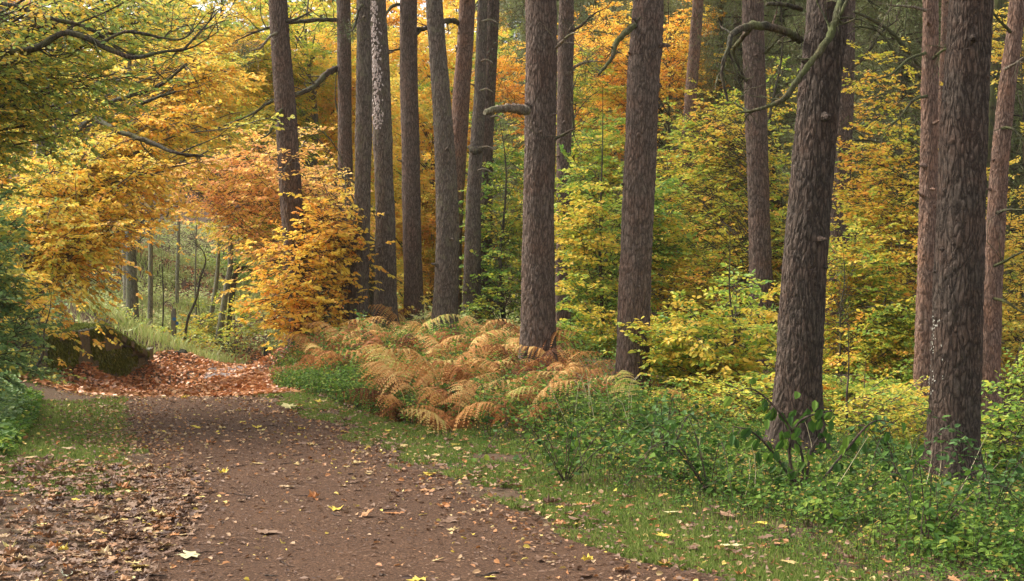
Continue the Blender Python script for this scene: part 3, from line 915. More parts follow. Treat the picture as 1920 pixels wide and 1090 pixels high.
def pine(label, poly, D, mat, stubs=5, det=1.0, crown=0, top=16.0, seed=1, bark=.011, group='tall pine trunks beside the path', zc=None):
    w = [(P(x, y, D), m(wd, D) / 2) for x, y, wd in poly]       # bottom first
    b = w[0][0].copy(); g = float(gz(b[0], b[1])[0])
    d0 = unit(w[1][0] - w[0][0]); d0 = unit(d0 * .5 + np.array([0, 0, .5]))
    foot = b.copy(); foot = b + (d0 / d0[2]) * (g - .12 - b[2])
    pts = [foot] + [p for p, r in w]; rad = [w[0][1] * 1.08] + [r for p, r in w]
    if abs(pts[0][2] - pts[1][2]) < .15:
        pts.pop(1); rad.pop(1)
    dt = unit(pts[-1] - pts[-2]); dt = unit(dt + np.array([0, 0, 1.0]))
    z = pts[-1][2]
    for k in range(3):
        st = (top - z) / 3
        pts.append(pts[-1] + dt / dt[2] * st); rad.append(rad[-1] * .86)
    root = thing('pine_tree', label, 'pine tree', (foot[0], foot[1], g), group)
    mb = MB()
    ztop = P(960, -40, D)[2]
    ns = int(np.clip(2 * np.pi * np.mean(rad[1:3]) / (.011 / det), 18, 128))
    C, R = trunk_mesh(mb, pts, rad, .018 / det, ns, ztop, bark=bark, seed=seed)
    tr = mb.build('trunk', mat, root, smooth=True)
    c = link('crown', CROWNS[crown % 3], root)
    c.location = Vector([float(v) for v in pts[-1]]) - root.location + Vector((0, 0, -3.2)); c.rotation_euler = (0, 0, seed * 1.7)
    # knots and snapped stubs
    r_ = random.Random(seed * 17)
    for k in range(stubs):
        zz = r_.uniform(g + 1.2, ztop); i = int(np.argmin(abs(C[:, 2] - zz))); a = r_.uniform(math.pi, 2 * math.pi)
        dd = np.array([math.cos(a), math.sin(a), r_.uniform(-.2, .35)])
        p = C[i] + dd * R[i] * .9; l = r_.choice([.03, .04, .05, .06, .14]) ; rr = r_.uniform(.012, .026)
        mb = MB(); q = [p, p + dd * l * .4, p + dd * l * .8, p + dd * l + np.array([0, 0, l * r_.uniform(-.3, .2)])]
        tube(mb, q, [rr * 1.9, rr * 1.2, rr * .8, rr * .55], 8, 0, .5, rough=.12)
        mb.build('branch_stub', mat, root, smooth=False)
    return root


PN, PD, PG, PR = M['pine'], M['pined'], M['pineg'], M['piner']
T = {}
T[1] = pine('dark pine behind the orange beech sprays, first trunk right of the path bend', [(566, 625, 46), (560, 520, 44), (551, 430, 42), (541, 300, 42), (531, 150, 40), (522, 0, 36)], 27, PN, 3, seed=1)
T[2] = pine('slim straight pine between the leaning dark pine and the first grey pine', [(650, 632, 30), (648, 500, 28), (647, 300, 28), (644, 0, 26)], 36, PN, 2, .7, 1, seed=2)
T[3] = pine('grey pine with its base in green brambles, curving up beside a pale streaked pine', [(669, 652, 42), (670, 580, 38), (677, 450, 33), (681, 300, 31), (682, 150, 30), (682, 0, 27)], 27, PG, 4, 1, 2, seed=3)
T[4] = pine('grey pine with a sun dapple painted as a pale streak high on its left side', [(723, 630, 46), (723, 560, 42), (722, 400, 38), (717, 250, 37), (711, 100, 35), (707, 0, 33)], 29, PG, 4, 1, 0, seed=4)
T[5] = pine('straight brown pine just right of the pale streaked pine, bracken over its foot', [(776, 612, 40), (774, 500, 37), (770, 300, 35), (767, 150, 34), (765, 0, 32)], 33, PN, 6, .8, 1, seed=5)
T[6] = pine('grey brown pine with a wide flared foot standing in front of a leaning pine', [(834, 655, 58), (835, 600, 50), (839, 480, 45), (837, 350, 42), (828, 200, 37), (814, 0, 32)], 26, PG, 4, 1, 2, seed=6, bark=.012)
T[7] = pine('reddish pine leaning right behind the wide footed grey pine', [(845, 620, 36), (850, 450, 34), (858, 300, 33), (868, 130, 32), (876, 0, 30)], 34, PR, 5, .8, 0, seed=7)
T[8] = pine('grey pine with a dark collar burr where it kinks, touching a slimmer trunk', [(884, 618, 36), (885, 520, 33), (887, 400, 29), (892, 300, 26), (899, 180, 22), (905, 0, 20)], 33, PG, 2, .8, 1, seed=8)
T[9] = pine('slim brown pine touching the burred grey pine on its right side', [(907, 618, 34), (908, 500, 31), (912, 300, 26), (918, 150, 25), (925, 0, 26)], 34.5, PN, 4, .8, 2, seed=9)
T[10] = pine('broad red brown pine with one long snapped horizontal branch', [(1008, 712, 72), (1009, 600, 66), (1010, 450, 62), (1011, 300, 60), (1013, 150, 61), (1015, 0, 61)], 18.3, PN, 5, 1.1, 0, seed=10)
T[11] = pine('slim dark pine tight behind the broad red brown pine with the snapped branch', [(1055, 672, 31), (1056, 500, 29), (1057, 300, 29), (1060, 150, 30), (1062, 0, 30)], 30, PN, 3, .9, 1, seed=11)
T[12] = pine('broad dark pine with two knots, standing behind a pale bracken frond', [(1186, 785, 70), (1187, 700, 66), (1191, 500, 63), (1199, 300, 61), (1207, 150, 61), (1216, 0, 62)], 18, PN, 7, 1.1, 2, seed=12)
T[13] = pine('distant slim pinkish pine leaning right behind yellow saplings', [(1271, 640, 24), (1275, 480, 22), (1283, 330, 23), (1296, 170, 23), (1309, 0, 22)], 34, PR, 2, .6, 0, seed=13)
T[14] = pine('shadowy dark pine seen just left of the mid sized pine in the yellow saplings', [(1378, 640, 21), (1378, 450, 20), (1381, 250, 20), (1384, 100, 20), (1386, 0, 20)], 42, PD, 2, .5, 1, seed=14)
T[15] = pine('mid sized pine rising out of the yellow green saplings', [(1431, 690, 48), (1428, 560, 45), (1423, 380, 42), (1417, 200, 41), (1411, 0, 40)], 24, PN, 5, 1, 2, seed=15)
T[16] = pine('very broad dark pine with curved mossy branches, leafy sapling at its foot', [(1490, 845, 96), (1495, 740, 92), (1505, 560, 87), (1519, 380, 81), (1534, 220, 80), (1546, 80, 80), (1551, 0, 79)], 13, PD, 5, 1.25, 0, seed=16, bark=.010)
T[17] = pine('slim pinkish grey pine tight behind the very broad dark pine', [(1566, 680, 38), (1572, 500, 38), (1577, 350, 37), (1583, 180, 36), (1587, 0, 34)], 29, PN, 3, .9, 1, seed=17)
T[18] = pine('orange barked pine left of the nearest broad trunk', [(1733, 815, 42), (1735, 650, 40), (1740, 450, 37), (1742, 250, 33), (1744, 100, 30), (1745, 0, 29)], 20, PR, 8, 1, 2, seed=18)
T[19] = pine('nearest and broadest dark pine, small pale fungi down its left edge', [(1783, 925, 104), (1786, 840, 98), (1792, 700, 94), (1797, 560, 91), (1803, 380, 88), (1808, 270, 86), (1815, 120, 80), (1820, 0, 78)], 12.4, PD, 5, 1.3, 0, seed=19, bark=.011)
T[20] = pine('pinkish brown pine at the right edge with many side branches', [(1853, 775, 42), (1858, 600, 39), (1866, 450, 36), (1877, 280, 32), (1893, 130, 31), (1907, 0, 30)], 21, PR, 5, 1, 1, seed=20)
T[21] = pine('thin green mossy trunk seen behind the nearest broad pine', [(1836, 760, 20), (1842, 500, 18), (1856, 250, 17), (1868, 60, 16), (1872, 0, 16)], 30, M['mossy'], 1, .6, 2, seed=21)
T[22] = pine('thin reddish trunk tight behind the orange barked pine', [(1758, 780, 17), (1760, 500, 16), (1765, 250, 15), (1771, 60, 14), (1773, 0, 14)], 31, PR, 3, .6, 2, seed=22)

# sun dapple on the fourth pine imitated by pale flakes; fungi on the nearest
def flakes(root, poly, D, n, mat, name, L, side=0.0, label=None):
    mb = MB()
    py = rng.uniform(min(p[1] for p in poly), max(p[1] for p in poly), n)
    ys = [p[1] for p in poly]; cx = np.interp(py, ys, [p[0] for p in poly]); rr = np.interp(py, ys, [p[2] for p in poly]) / 2
    th = side + rng.normal(0, .28, n)
    Pn = np.array([P(cx[i] + rr[i] * 1.02 * math.sin(th[i]), py[i], D - m(rr[i], D) * 1.02 * math.cos(th[i])) for i in range(n)])
    Nn = np.stack([np.sin(th), -np.cos(th), np.zeros(n)], -1)
    leaves(mb, Pn + Nn * .004, np.stack([rng.normal(0, .3, n), np.zeros(n), -np.ones(n)], -1), Nn, L * rng.uniform(.5, 1.3, n), L * .5, rng.random(n), 0, 'h', fold=.2, curl=-.2)
    o = mb.build(name, mat, root); o['kind'] = 'stuff'
    if label: o['label'] = label


M['fungus'] = leaf_mat('pale bracket fungus', [(0, (.28, .26, .20)), (1, (.50, .47, .38))], trans=.1)
M['dapple_flake'] = leaf_mat('painted dapple flake', [(0, (.40, .30, .25)), (1, (.62, .52, .46))], trans=.05, rough=.8)  # sunlight patch laid on the trunk as pale colour
flakes(T[19], [(1795, 580, 90), (1790, 740, 95)], 12.4, 70, M['fungus'], 'bracket_fungus', .018, -1.25)
flakes(T[4], [(707, 0, 33), (716, 240, 36)], 29, 420, M['dapple_flake'], 'sun_dapple', .06, -.45, 'sun dapple coloured as a pale streak')

# named branches seen in the photograph
G_, X_ = M['mossy'], M['dead']
px_branch(T[10], [(985, 207, -.1, 10), (955, 203, -.35, 8), (930, 205, -.45, 7), (909, 211, -.5, 5)], 18.1, X_, 0, label='long snapped horizontal branch')
px_branch(T[12], [(1192, 47, -.1, 5), (1175, 60, -.3, 6), (1155, 82, -.4, 5), (1147, 110, -.5, 4), (1122, 140, -.6, 2)], 18, G_, 5, .3)
px_branch(T[16], [(1500, 76, 0, 7.20), (1475, 60, -.4, 7.20), (1440, 50, -.6, 7.20), (1410, 48, -.8, 7.20), (1375, 62, -.9, 5.60), (1366, 90, -1, 4.00), (1353, 135, -1, 3.20), (1365, 190, -1, 2.00)], 13, M['limb'], 9, .35)
px_branch(T[16], [(1412, 48, -.8, 4.80), (1385, 80, -.6, 4.00), (1375, 100, -.5, 3.20), (1400, 155, -.4, 1.60)], 13, M['limb'], 4, .25)
px_branch(T[16], [(1592, -60, -.2, 7.20), (1575, 10, -.5, 7.20), (1555, 70, -.6, 7.20), (1520, 118, -.7, 5.60), (1495, 150, -.75, 5.60), (1470, 185, -.8, 4.80), (1430, 203, -.8, 3.20), (1380, 213, -.7, 1.60)], 13, G_, 12, .35, label='curved mossy green branch')
px_branch(T[16], [(1597, -20, -.5, 3.20), (1580, 20, -.6, 2.80), (1565, 50, -.5, 2.00)], 13, G_, 2, .2)
px_branch(T[16], [(1502, 18, 0, 4.80), (1470, 8, -.2, 4.00), (1436, 8, -.3, 3.20)], 13, M['limb'], 3, .2)
px_branch(T[2], [(634, 128, 0, 6), (610, 140, -.3, 6), (592, 160, -.5, 5), (555, 178, -.7, 4), (510, 190, -.8, 3), (470, 215, -1, 2), (410, 240, -1, 1)], 36, M['limb'], 14, .7)
px_branch(T[2], [(632, 38, 0, 4), (590, 38, -.5, 4), (530, 45, -.8, 3), (480, 60, -1, 2), (440, 78, -1, 1)], 36, M['limb'], 12, .8)
px_branch(T[7], [(862, 45, 0, 5), (845, 38, -.3, 5), (820, 45, -.6, 5), (790, 55, -.8, 4), (760, 50, -1, 3)], 34, M['limb'], 5, .4)
px_branch(T[7], [(790, 55, -.8, 3), (770, 75, -1, 2.5), (745, 93, -1, 2), (700, 97, -1, 1.2)], 34, G_, 6, .5)
px_branch(T[5], [(752, 8, 0, 3), (735, 12, -.3, 3), (725, 25, -.5, 2)], 33, G_, 2, .3)
px_branch(T[8], [(880, 276, -.2, 4), (892, 284, -.45, 7), (904, 278, -.2, 4)], 33, M['limb'], 0, name='burr', label='dark collar burr')
for t, y, x0, dx in [(T[8], 40, 903, 30), (T[8], 115, 902, 22), (T[8], 170, 900, 25), (T[8], 278, 900, 30), (T[8], 320, 896, 26), (T[9], 220, 920, 22)]:
    px_branch(t, [(x0, y, -.2, 1.8), (x0 + dx * .5, y - 3, -.4, 1.5), (x0 + dx, y + 3, -.5, .8)], 33, X_, 0)
for t, D, L_ in [(T[20], 21, [(1880, 240, 1935, 270), (1868, 400, 1930, 395), (1862, 500, 1925, 470), (1895, 60, 1840, 15), (1885, 130, 1940, 100), (1860, 560, 1940, 590)]),
                 (T[18], 20, [(1735, 20, 1670, 10), (1735, 100, 1640, 150), (1750, 110, 1790, 90), (1738, 180, 1660, 240)]),
                 (T[11], 30, [(1072, 60, 1125, 20), (1072, 130, 1120, 115)]), (T[1], 27, [(525, 60, 470, 95), (535, 200, 490, 260), (538, 40, 585, 20)]),
                 (T[3], 27, [(680, 10, 660, 60)]), (T[17], 29, [(1595, 130, 1680, 40), (1592, 240, 1660, 280), (1590, 430, 1680, 400)]),
                 (T[15], 24, [(1435, 100, 1475, 60), (1400, 150, 1350, 130)]), (T[10], 18.2, [(1042, 90, 1085, 60), (1042, 260, 1080, 240)])]:
    for x0, y0, x1, y1 in L_:
        my = (y0 + y1) / 2 + random.uniform(-14, 6)
        px_branch(t, [(x0, y0, -.1, 3), ((2 * x0 + x1) / 3, (my + y0) / 2, -.3, 2.6), ((x0 + 2 * x1) / 3, (my + y1) / 2 + 3, -.4, 2), (x1, y1, -.5, 1)], D, random.choice([G_, X_, M['limb']]), 6, .6)
# mossy, twiggy limbs arching through the gap right of the broad pine
for pts in ([(1735, 140, 0, 3), (1680, 70, -1, 3.5), (1640, 40, -1.5, 3), (1600, 22, -1.8, 2)], [(1735, 150, 0, 3), (1690, 120, -1, 3), (1650, 60, -1.5, 2.5), (1600, 50, -1.8, 2)],
            [(1735, 285, 0, 4), (1700, 262, -1, 4), (1660, 270, -1.5, 3.5), (1625, 262, -1.8, 2.5), (1595, 265, -2, 2)], [(1735, 320, 0, 3), (1690, 300, -1, 3), (1650, 280, -1.5, 2.5), (1600, 270, -2, 1.5)],
            [(1735, 390, 0, 4), (1715, 360, -1, 4), (1670, 318, -1.5, 3), (1620, 300, -2, 2)]):
    px_branch(T[22], pts, 29, G_, 9, .8, name='mossy_limb')


# ------------------------------------------------------------------ broadleaved trees
def blob(px, py, D, rx, ry, rd, w=1.0):
    return (P(px, py, D), np.array([m(rx, D), rd, m(ry, D)]), w)


def leafy_mesh(trunk, blobs, nlimb, nleaf, leafL, shape='q', droop=.12, arch=.10, wr=.62, tb=0.0, limb_r=.03, draw=True, jit=.42, zslope=.45, sec=1.0, tvar=.16, tgrad=0.0, minr=.35):
    """returns (wood MB, crown MB) in world coordinates. trunk: world polyline bottom to top."""
    wood, cr = MB(), MB()
    tk = smooth_poly(trunk, 40)
    wts = np.array([b[2] * b[1].prod() ** .66 for b in blobs]); wts /= wts.sum()
    S0, Sd, Sl, St = [], [], [], []
    for li in range(nlimb):
        c, r, _ = blobs[rng.choice(len(blobs), p=wts)]
        u = unit(rng.standard_normal(3)); tip = c + r * u * (rng.uniform(minr ** 3, 1) ** (1 / 3) + max(0, rng.normal(0, .22)))
        hd = np.min(np.hypot(*(tk[:, :2] - tip[:2]).T))
        zs = np.clip(tip[2] - zslope * hd - rng.uniform(0, .6), tk[1, 2], tk[-1, 2])
        st = tk[np.argmin(abs(tk[:, 2] - zs))]
        Ld = np.linalg.norm(tip - st); n = 11
        t = np.linspace(0, 1, n)[:, None]
        pts = st + (tip - st) * t + np.array([0, 0, 1.0]) * (arch * rng.uniform(-.4, 1.8)) * Ld * np.sin(np.pi * t ** .8)
        wv = np.cumsum(rng.normal(0, .018 * Ld, (n, 3)), 0) * (t * (1 - t) * 3)
        pts = pts + wv
        rr = limb_r * (.45 + .5 * Ld / 3)
        tube(wood, pts, np.linspace(rr, rr * .16, n), 5, 0, .5, cap=False)
        lt = tb + rng.normal(0, tvar)
        reach = min(1.0, 2.6 / max(Ld, .1))
        ns2 = int(max(4, min(Ld, 2.6) / .17 * sec))
        for k in range(ns2):
            tt = 1 - reach * .92 * (k + rng.random()) / ns2
            q = np.array([np.interp(tt * (n - 1), np.arange(n), pts[:, i]) for i in range(3)])
            tg = pts[min(n - 1, int(tt * (n - 1)) + 1)] - pts[max(0, int(tt * (n - 1)) - 1)]
            az = math.atan2(tg[1], tg[0]) + (1 if k % 2 else -1) * rng.uniform(.35, 1.25)
            S0.append(q); Sd.append([math.cos(az), math.sin(az), rng.normal(.02, .34)]); Sl.append((.28 + .75 * (1 - tt) / max(reach, .2)) * rng.uniform(.7, 1.2) * min(1.2, .55 + Ld / 4)); St.append(lt)
        S0.append(pts[-1]); Sd.append(unit(pts[-1] - pts[-3])); Sl.append(.4); St.append(lt)
    S0, Sd, Sl, St = np.array(S0), unit(np.array(Sd)), np.array(Sl), np.array(St)
    z1 = np.array([0, 0, 1.0])
    at = lambda t: S0 + Sd * (Sl * t)[:, None] - z1 * (droop * 1.6 * (Sl * t) ** 2)[:, None]
    if draw:
        prisms(cr, at(0), at(.5), .007, .004, 1, .5); prisms(cr, at(.5), at(1.), .004, .002, 1, .5)
    A, Dd, Ln, Tt = [], [], [], []
    n3 = 7
    for k in range(n3):
        t = (k + .6) / n3
        ang = (1 if k % 2 else -1) * rng.uniform(.5, 1.0, len(S0)) * (0 if k == n3 - 1 else 1)
        ca, sa = np.cos(ang), np.sin(ang)
        d = np.stack([Sd[:, 0] * ca - Sd[:, 1] * sa, Sd[:, 0] * sa + Sd[:, 1] * ca, Sd[:, 2] - droop * 1.5 * Sl * t - .08 + rng.normal(0, .12, len(S0))], -1)
        A.append(at(t)); Dd.append(unit(d)); Ln.append(rng.uniform(.14, .34, len(S0)) * (1.15 - .6 * t)); Tt.append(St)
    A, Dd, Ln, Tt = np.concatenate(A), np.concatenate(Dd), np.concatenate(Ln), np.concatenate(Tt)
    nl = 8
    want = max(1, int(nleaf / nl))
    if want < len(A):
        k = rng.permutation(len(A))[:want]; A, Dd, Ln, Tt = A[k], Dd[k], Ln[k], Tt[k]
    elif want > len(A):
        k = rng.integers(0, len(A), want); A = A[k] + rng.normal(0, .05, (want, 3)); Dd = unit(Dd[k] + rng.normal(0, .35, (want, 3))); Ln = Ln[k] * rng.uniform(.7, 1.2, want); Tt = Tt[k]
    if draw:
        prisms(cr, A, A + Dd * Ln[:, None], .0028, .0012, 1, .5)
    side = unit(np.cross(Dd, np.array([0, 0, 1.0])))
    for k in range(nl):
        n = len(A); t = (k + rng.random(n) * .6) / nl + .1
        sg = 1 if k % 2 else -1
        d = unit(Dd * .65 + side * sg * .8 + rng.normal(0, .22, (n, 3)) - z1 * .12)
        L = leafL * rng.uniform(.6, 1.25, n)
        leaves(cr, A + Dd * (Ln * t)[:, None] + d * (L * .15)[:, None], d, rdir(n, 1, jit), L, L * wr, np.clip(Tt + rng.beta(2, 2, n), 0, 1), 0, shape)
    return wood, cr, tk


def leafy(name, label, cat, trunk, tr, blobs, leafmat, bark='beech', group=None, ns=10, crown_label=None, **kw):
    trunk = np.array(trunk, float)
    b = trunk[0].copy(); b[2] = gz(b[0], b[1])[0]; trunk[0] = b - np.array([0, 0, .1])
    wood, cr, tk = leafy_mesh(trunk, blobs, leafmat and kw.pop('nlimb'), kw.pop('nleaf'), kw.pop('leafL'), **kw)
    root = thing(name, label, cat, b, group)
    mb = MB(); tube(mb, tk, tr * (1 - .93 * np.linspace(0, 1, len(tk)) ** .8), ns, 0, .5, rough=.03); mb.build('trunk', M[bark], root, smooth=True)
    wood.build('limbs' if False else 'limb', M[bark], root, smooth=True)
    cr.build('crown', [M[leafmat], M['twig']], root)
    return root


def up(px, py, D, h, lean=(0, 0)):
    b = P(px, py, D); k = h * .012
    return [b] + [b + np.array([lean[0] * q + rng.normal(0, k), lean[1] * q + rng.normal(0, k), h * q]) for q in (.2, .4, .6, .8, 1.0)]


# left of the path
oak = leafy('oak_tree', 'large green oak reaching in from the left, yellowing leaves on dark limbs', 'tree', up(-330, 760, 15, 8.5, (.6, 0)), .28,
      [blob(60, 40, 15, 200, 110, 1.8), blob(300, -10, 16, 170, 60, 1.4, .6), blob(20, 200, 15.5, 130, 90, 1.6), blob(190, 110, 16, 110, 60, 1.2, .5), blob(-90, 320, 15, 110, 100, 1.2)], 'oak', 'limb',
      nlimb=84, nleaf=32000, leafL=.062, shape='h', limb_r=.026, jit=.6, droop=.18, wr=.55, tvar=.15, tb=.04)
for pts in ([(-120, 130, .5, 8), (0, 100, 0, 7), (70, 90, -.2, 7), (112, 64, -.3, 6), (150, 66, -.3, 5.5), (200, 90, -.3, 5), (250, 108, -.3, 4), (300, 98, -.3, 3), (345, 92, -.3, 2)],
            [(-120, 40, .5, 6), (0, 10, 0, 6), (60, 25, 0, 5), (110, 38, 0, 4), (170, 55, 0, 3), (230, 100, 0, 2)],
            [(150, 66, -.3, 4), (185, 80, -.3, 3), (240, 60, -.3, 3), (330, 75, -.3, 2), (360, 60, -.3, 1.5)],
            [(345, 92, -.3, 2.5), (375, 60, -.2, 2), (410, 20, 0, 1.2)]):
    px_branch(oak, pts, 14.6, M['limb'], 12, .5, name='limb')
for pts in ([(180, 222, 0, 5), (215, 243, -.4, 5), (250, 256, -.6, 4.5), (290, 270, -.8, 4), (330, 287, -1, 3), (380, 293, -1, 2)],
            [(195, 195, 0, 4), (250, 178, -.4, 4), (300, 160, -.6, 3), (350, 120, -.8, 2.5)],
            [(230, 210, 0, 4), (290, 185, -.4, 3), (330, 172, -.6, 2)]):
    px_branch(oak, pts, 19, M['limb'], 8, .6, name='limb')
b1 = leafy('beech_tree', 'yellow orange beech with drooping sprays above the mossy stone wall', 'tree', up(66, 640, 24, 7, (.3, 0)), .19,
      [blob(110, 330, 22.5, 200, 60, 1.5), blob(300, 240, 24, 130, 75, 1.4, 1.0), blob(70, 420, 21.5, 140, 50, 1.3), blob(230, 380, 24, 90, 45, 1.2, .8), blob(0, 530, 19.5, 60, 40, .8, .6), blob(380, 130, 25, 90, 60, 1.2, .7)], 'gold',
      nlimb=110, nleaf=36000, leafL=.08, limb_r=.032, droop=.3, arch=.14, tb=-.02, tvar=.2, shape='h')
leafy('shrub', 'glossy dark green shrub hanging over the left bank', 'shrub', up(-120, 760, 13.5, 2.6, (.3, 0)), .05,
      [blob(-50, 440, 13.5, 60, 120, .6), blob(-30, 600, 13.5, 60, 80, .7), blob(-90, 520, 13.5, 60, 160, .8)], 'bluegreen', 'limb', nlimb=36, nleaf=8000, leafL=.06, shape='h', limb_r=.010, jit=.6, droop=.2, tb=.15)
leafy('shrub', 'bramble and dogwood shrub beside the wall, hanging over the nettle bank', 'shrub', up(60, 740, 19, 1.4, (.3, 0)), .03,
      [blob(20, 690, 19, 50, 40, .8), blob(-20, 630, 19, 50, 35, .8)], 'bluegreen', 'limb', nlimb=26, nleaf=5000, leafL=.065, limb_r=.008, jit=.6, droop=.25, tb=.1)

# middle distance, around and behind the hollow
leafy('beech_tree', 'tall amber beech standing behind the hollow, its crown over the post', 'tree', up(250, 610, 41, 11, (0, 0)), .2,
      [blob(330, 190, 40, 190, 120, 2.2), blob(250, 90, 41, 200, 110, 2.2), blob(350, 310, 39, 110, 60, 1.6), blob(430, 100, 41, 140, 130, 2)], 'gold',
      nlimb=110, nleaf=46000, leafL=.10, limb_r=.034, droop=.25, draw=False, tb=.05, tvar=.24)
leafy('beech_tree', 'copper orange beech whose drooping sprays cross the leaning dark pine', 'tree', up(698, 640, 33, 7.5, (0, 0)), .10,
      [blob(470, 310, 29.5, 130, 45, 1.5), blob(520, 350, 28, 90, 35, 1.0), blob(400, 350, 30, 110, 50, 1.4), blob(340, 390, 31, 50, 22, .6, .4), blob(560, 310, 26.2, 60, 22, .3, .5)], 'salmon',
      nlimb=64, nleaf=19000, leafL=.085, limb_r=.018, droop=.3, arch=.16, tvar=.2, tb=.05)
leafy('beech_tree', 'yellow green beech leaning over the bend behind the copper sprays', 'tree', up(600, 620, 44, 11, (-.5, 0)), .2,
      [blob(480, 200, 43, 130, 120, 2), blob(460, 400, 43, 80, 50, 1.5), blob(510, 460, 43, 50, 50, 1.0, .6), blob(540, 90, 43, 100, 110, 2)], 'yellow',
      nlimb=80, nleaf=50000, leafL=.095, limb_r=.03, droop=.3, draw=False, tb=-.08, tvar=.2)
leafy('beech_tree', 'golden beech filling the gap between the leaning pine and the slim pine', 'tree', up(590, 620, 47, 12, (.3, 0)), .22,
      [blob(600, 120, 45, 120, 130, 2), blob(600, 300, 45, 100, 110, 2), blob(690, 200, 46, 90, 180, 2)], 'gold',
      nlimb=80, nleaf=60000, leafL=.095, limb_r=.03, droop=.25, draw=False, tb=.0, tvar=.15)
leafy('beech_sapling', 'bright orange beech sapling with layered sprays at the leaning pine foot', 'tree', up(650, 650, 28.2, 3.6, (0, 0)), .05,
      [blob(600, 450, 26.2, 55, 80, .7), blob(530, 545, 25.6, 90, 42, .6, 1.1), blob(645, 390, 28.5, 25, 70, .6, .5), blob(575, 600, 25.6, 60, 25, .5, .6), blob(515, 470, 25.6, 55, 35, .5, .4)], 'orange',
      nlimb=90, nleaf=9500, leafL=.088, limb_r=.012, droop=.2, arch=.06, zslope=.05, tb=.25, tvar=.28, shape='h', jit=.6, minr=.1)
leafy('beech_tree', 'tall golden beech behind the row of grey pines', 'tree', up(815, 600, 44, 12, (.2, 0)), .24,
      [blob(800, 120, 43, 120, 120, 2), blob(790, 300, 43, 120, 120, 2), blob(850, 420, 42, 100, 110, 1.8), blob(740, 450, 41, 80, 110, 1.6)], 'gold', 'limb',
      nlimb=100, nleaf=80000, leafL=.09, limb_r=.03, droop=.22, draw=False, tb=.02, tvar=.2)
leafy('beech_tree', 'green leaved beech just left of the broad red brown pine', 'tree', up(948, 640, 33, 5.2, (0, 0)), .07,
      [blob(950, 390, 34, 75, 130, 1.1), blob(945, 560, 33, 70, 70, .9), blob(1060, 480, 33, 50, 100, .9, .5)], 'yelgreen', 'limb',
      nlimb=70, nleaf=12000, leafL=.09, limb_r=.014, droop=.15, tb=-.08, tvar=.24, jit=.6)
leafy('beech_tree', 'slender young beech, green below and yellow above, between two broad pines', 'tree', up(1120, 690, 25, 5, (0.1, 0)), .05,
      [blob(1115, 400, 25, 80, 130, 1.2), blob(1115, 590, 24, 80, 80, .9), blob(1240, 420, 26, 50, 120, 1.0, .7)], 'yelgreen', 'limb',
      nlimb=80, nleaf=21000, leafL=.085, limb_r=.010, droop=.1, tb=.0, tvar=.28, jit=.6)
leafy('beech_tree', 'amber beech high up behind the two broad pines', 'tree', up(1130, 620, 44, 10, (0, 0)), .15,
      [blob(1130, 240, 43, 80, 70, 1.8), blob(1130, 60, 43, 70, 60, 1.6), blob(1290, 90, 44, 70, 70, 1.6, .5), blob(970, 170, 43, 70, 90, 1.6)], 'orange', 'limb',
      nlimb=60, nleaf=30000, leafL=.095, limb_r=.022, droop=.2, draw=False, tb=.05, tvar=.2)
leafy('beech_tree', 'yellow beech with sprays spread before the distant leaning pine', 'tree', up(1428, 700, 26.5, 5.5, (-.1, 0)), .06,
      [blob(1300, 330, 28.5, 110, 110, 1.4), blob(1370, 240, 28, 110, 70, 1.2, .6), blob(1290, 520, 26, 110, 90, 1.2), blob(1390, 450, 27, 80, 100, 1.0), blob(1360, 520, 22.8, 50, 40, .5, .3)], 'yellow', 'limb',
      nlimb=120, nleaf=22000, leafL=.08, limb_r=.012, droop=.12, tb=-.02, tvar=.28, jit=.6)
leafy('beech_sapling', 'yellow green sapling filling the gap left of the very broad pine', 'tree', up(1370, 800, 18, 2.8, (0, 0)), .03,
      [blob(1330, 640, 18, 120, 65, 1.0), blob(1385, 560, 18.5, 50, 50, .8, .6), blob(1290, 690, 18, 90, 70, .8), blob(1410, 710, 17.5, 60, 50, .7)], 'yelgreen', 'limb',
      nlimb=80, nleaf=17000, leafL=.068, limb_r=.010, droop=.1, tb=.12, tvar=.28, zslope=.2, jit=.6, shape='h')
leafy('beech_sapling', 'sapling with clear yellow layered sprays right of the very broad pine', 'tree', up(1566, 780, 21.5, 2.6, (.1, 0)), .03,
      [blob(1625, 620, 22, 90, 60, .9), blob(1645, 710, 21.5, 95, 75, .9, 1.5), blob(1600, 500, 22, 60, 50, .7, .6), blob(1640, 760, 18, 60, 40, .6, .8), blob(1690, 560, 22, 60, 50, .8, .6)], 'yellow', 'limb',
      nlimb=140, nleaf=33000, leafL=.07, limb_r=.008, droop=.16, tb=-.05, tvar=.26, zslope=.3, jit=.6, shape='h')
leafy('beech_tree', 'golden beech with sparse sprays before the dark wood, left of the orange pine', 'tree', up(1738, 780, 24, 6, (0.05, 0)), .06,
      [blob(1650, 330, 24, 85, 100, 1.4), blob(1660, 470, 23, 85, 70, 1.2), blob(1640, 130, 24, 70, 70, 1.0, .35), blob(1590, 420, 24, 60, 70, .9, .4), blob(1800, 420, 25, 60, 120, 1.0, .4)], 'yellow', 'mossy',
      nlimb=100, nleaf=15000, leafL=.078, limb_r=.010, droop=.15, tb=.15, tvar=.18, jit=.6)
leafy('beech_tree', 'orange yellow beech at the right edge behind the pinkish pine', 'tree', up(1925, 760, 24, 6, (0, 0)), .06,
      [blob(1910, 450, 24, 50, 160, 1.0), blob(1905, 620, 23, 40, 80, .8), blob(1900, 60, 25, 60, 60, 1, .5)], 'gold', 'limb',
      nlimb=60, nleaf=9000, leafL=.078, limb_r=.010, droop=.15, tb=.05, tvar=.18, jit=.6)
